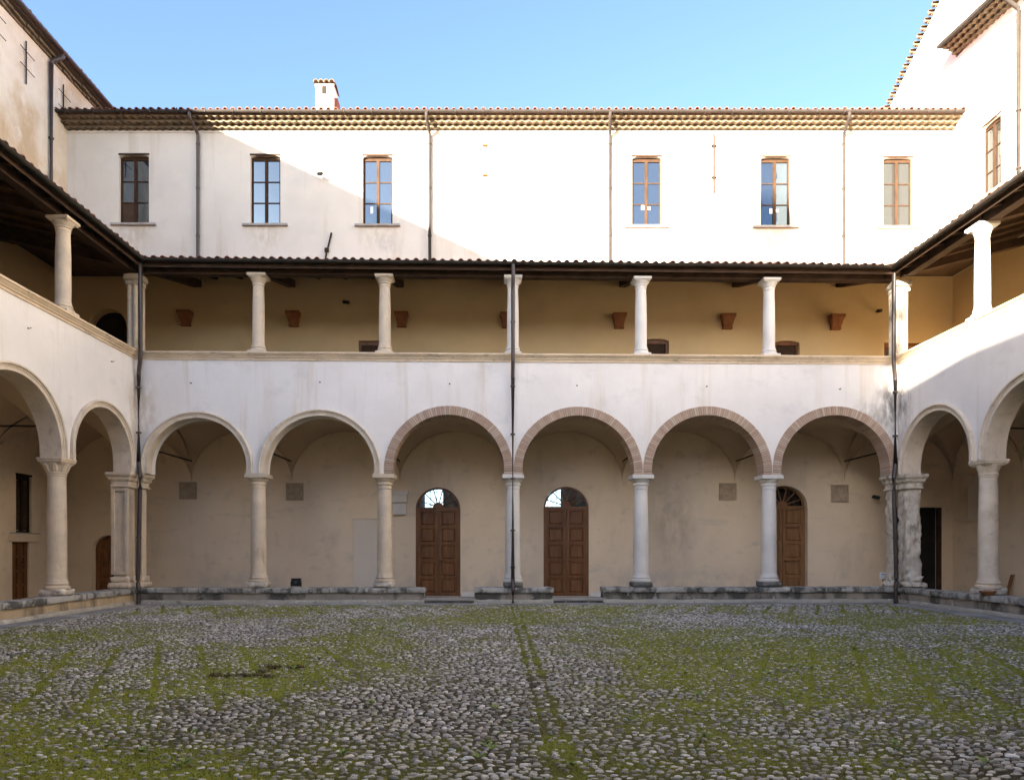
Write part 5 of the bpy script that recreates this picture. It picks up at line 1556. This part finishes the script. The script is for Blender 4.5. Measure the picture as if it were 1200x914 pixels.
# soil clods and weeds on the paving
for (x, y, s, k) in ((-2.98, 8.02, 0.12, 1), (-2.62, 8.62, 0.14, 2)):
    o = thing('soil_clod', (x, y, 0.0), ('smaller dark clod of soil and dead grass on the mossy cobbles' if k == 1 else 'wider dark clod of soil and dead grass on the mossy cobbles'), 'clod', 'soil clods on the cobbles')
    subs = [(x + random.gauss(0, s * 1.1), y + random.gauss(0, s * 0.7), random.uniform(0.03, 0.085)) for _ in range(7)]
    for c_, (cx2, cy2, cr2) in enumerate(subs):
        link('clod', rough_mesh('clod', 'clump', cr2 * 1.5, cr2 * 1.1, cr2 * 0.45, 0.02, 0.018, c_ * 3 + k, rnd=0.02, freq=14), o, (cx2, cy2, 0.004), random.uniform(0, 6))
    V = []; nb_ = 420
    for _ in range(nb_):
        cx2, cy2, cr2 = random.choice(subs)
        px_, py_ = random.gauss(cx2, cr2 * 0.9), random.gauss(cy2, cr2 * 0.8)
        t = random.uniform(0, 6.28); w = random.uniform(0.003, 0.007); h_ = random.uniform(0.01, 0.045)
        V += [(px_ - w * math.cos(t), py_ - w * math.sin(t), 0.008), (px_ + w * math.cos(t), py_ + w * math.sin(t), 0.008), (px_ + random.uniform(-0.04, 0.04), py_ + random.uniform(-0.04, 0.04), 0.008 + h_)]
    link('dead_grass', np_mesh('dead_grass', V, np.zeros((0, 4), int), np.arange(nb_ * 3).reshape(-1, 3), m='clump'), o, kind='stuff')
wm_ = []
for k in range(4):
    b = MB()
    for a in range(random.randint(7, 11)):
        t = random.uniform(0, 6.28); L_ = random.uniform(0.035, 0.065); el = random.uniform(0.25, 0.8)
        c, s_ = math.cos(t), math.sin(t); w = L_ * 0.24
        p = [(0, 0, 0.01), (c * L_ * 0.5 - s_ * w, s_ * L_ * 0.5 + c * w, 0.01 + L_ * el * 0.7), (c * L_, s_ * L_, 0.012 + L_ * el), (c * L_ * 0.5 + s_ * w, s_ * L_ * 0.5 - c * w, 0.01 + L_ * el * 0.7)]
        b.poly(p)
    wm_.append(b.mesh('weed', 'weed', None, False))
for _ in range(46):
    y = 4.6 + 5.5 * random.random() ** 1.6
    x = random.uniform(-0.7, 0.72) * y
    link('weed', random.choice(wm_), None, (x, y, float(ground_z(np.array(x), np.array(y))) + 0.012), random.uniform(0, 6), (1.1, 1.1, 1.1),
         label='tiny leafy weed sprouting between the cobbles', cat='weed', group='weeds between the cobbles')

# ---- conifer beyond the south range (out of the frame; its crown throws the soft shadow on the upper wall)
tx, ty, tz = -29.3, -41.4, 29.7
tr = thing('conifer_tree', (tx, ty, 0), 'tall dark pine standing beyond the cloister', 'tree')
b = MB(); b.lathe([(0.55, -0.05), (0.45, 6), (0.32, 16), (0.16, 25), (0.03, tz)], 12, (tx, ty)); b.build('trunk', 'wood_dark', tr, smooth=40)
V = []
def crown_r(q):          # crown radius at q metres below the tip
    return 0.15 + 0.42 * q if q < 1.7 else (0.86 + (q - 1.7) * 1.24 if q < 4.3 else 4.1 - 0.12 * min(q - 4.3, 4))
for _ in range(2600):
    q = 0.1 + 12 * random.random()
    a = random.uniform(0, 6.28); r_ = crown_r(q) * math.sqrt(random.random()) * random.choice((0.9, 1.0, 1.08))
    c = Vector((tx - 0.14 * min(q, 4.3) + r_ * math.cos(a), ty + r_ * math.sin(a), tz - q - r_ * 0.05))
    for _k in range(14):
        p = c + Vector((random.gauss(0, 0.26), random.gauss(0, 0.26), random.gauss(0, 0.14)))
        u_ = Vector((random.gauss(0, 1), random.gauss(0, 1), random.gauss(0, 0.5))).normalized() * (0.32 if q < 3.2 else 0.42)
        v_ = u_.cross(Vector((random.gauss(0, 1), random.gauss(0, 1), random.gauss(0, 1)))).normalized() * (0.24 if q < 3.2 else 0.30)
        V += [tuple(p - u_), tuple(p + v_), tuple(p + u_)]
nv = len(V) // 3
link('crown', np_mesh('crown', V, np.zeros((0, 4), int), np.arange(nv * 3).reshape(-1, 3), m='leaf'), tr)
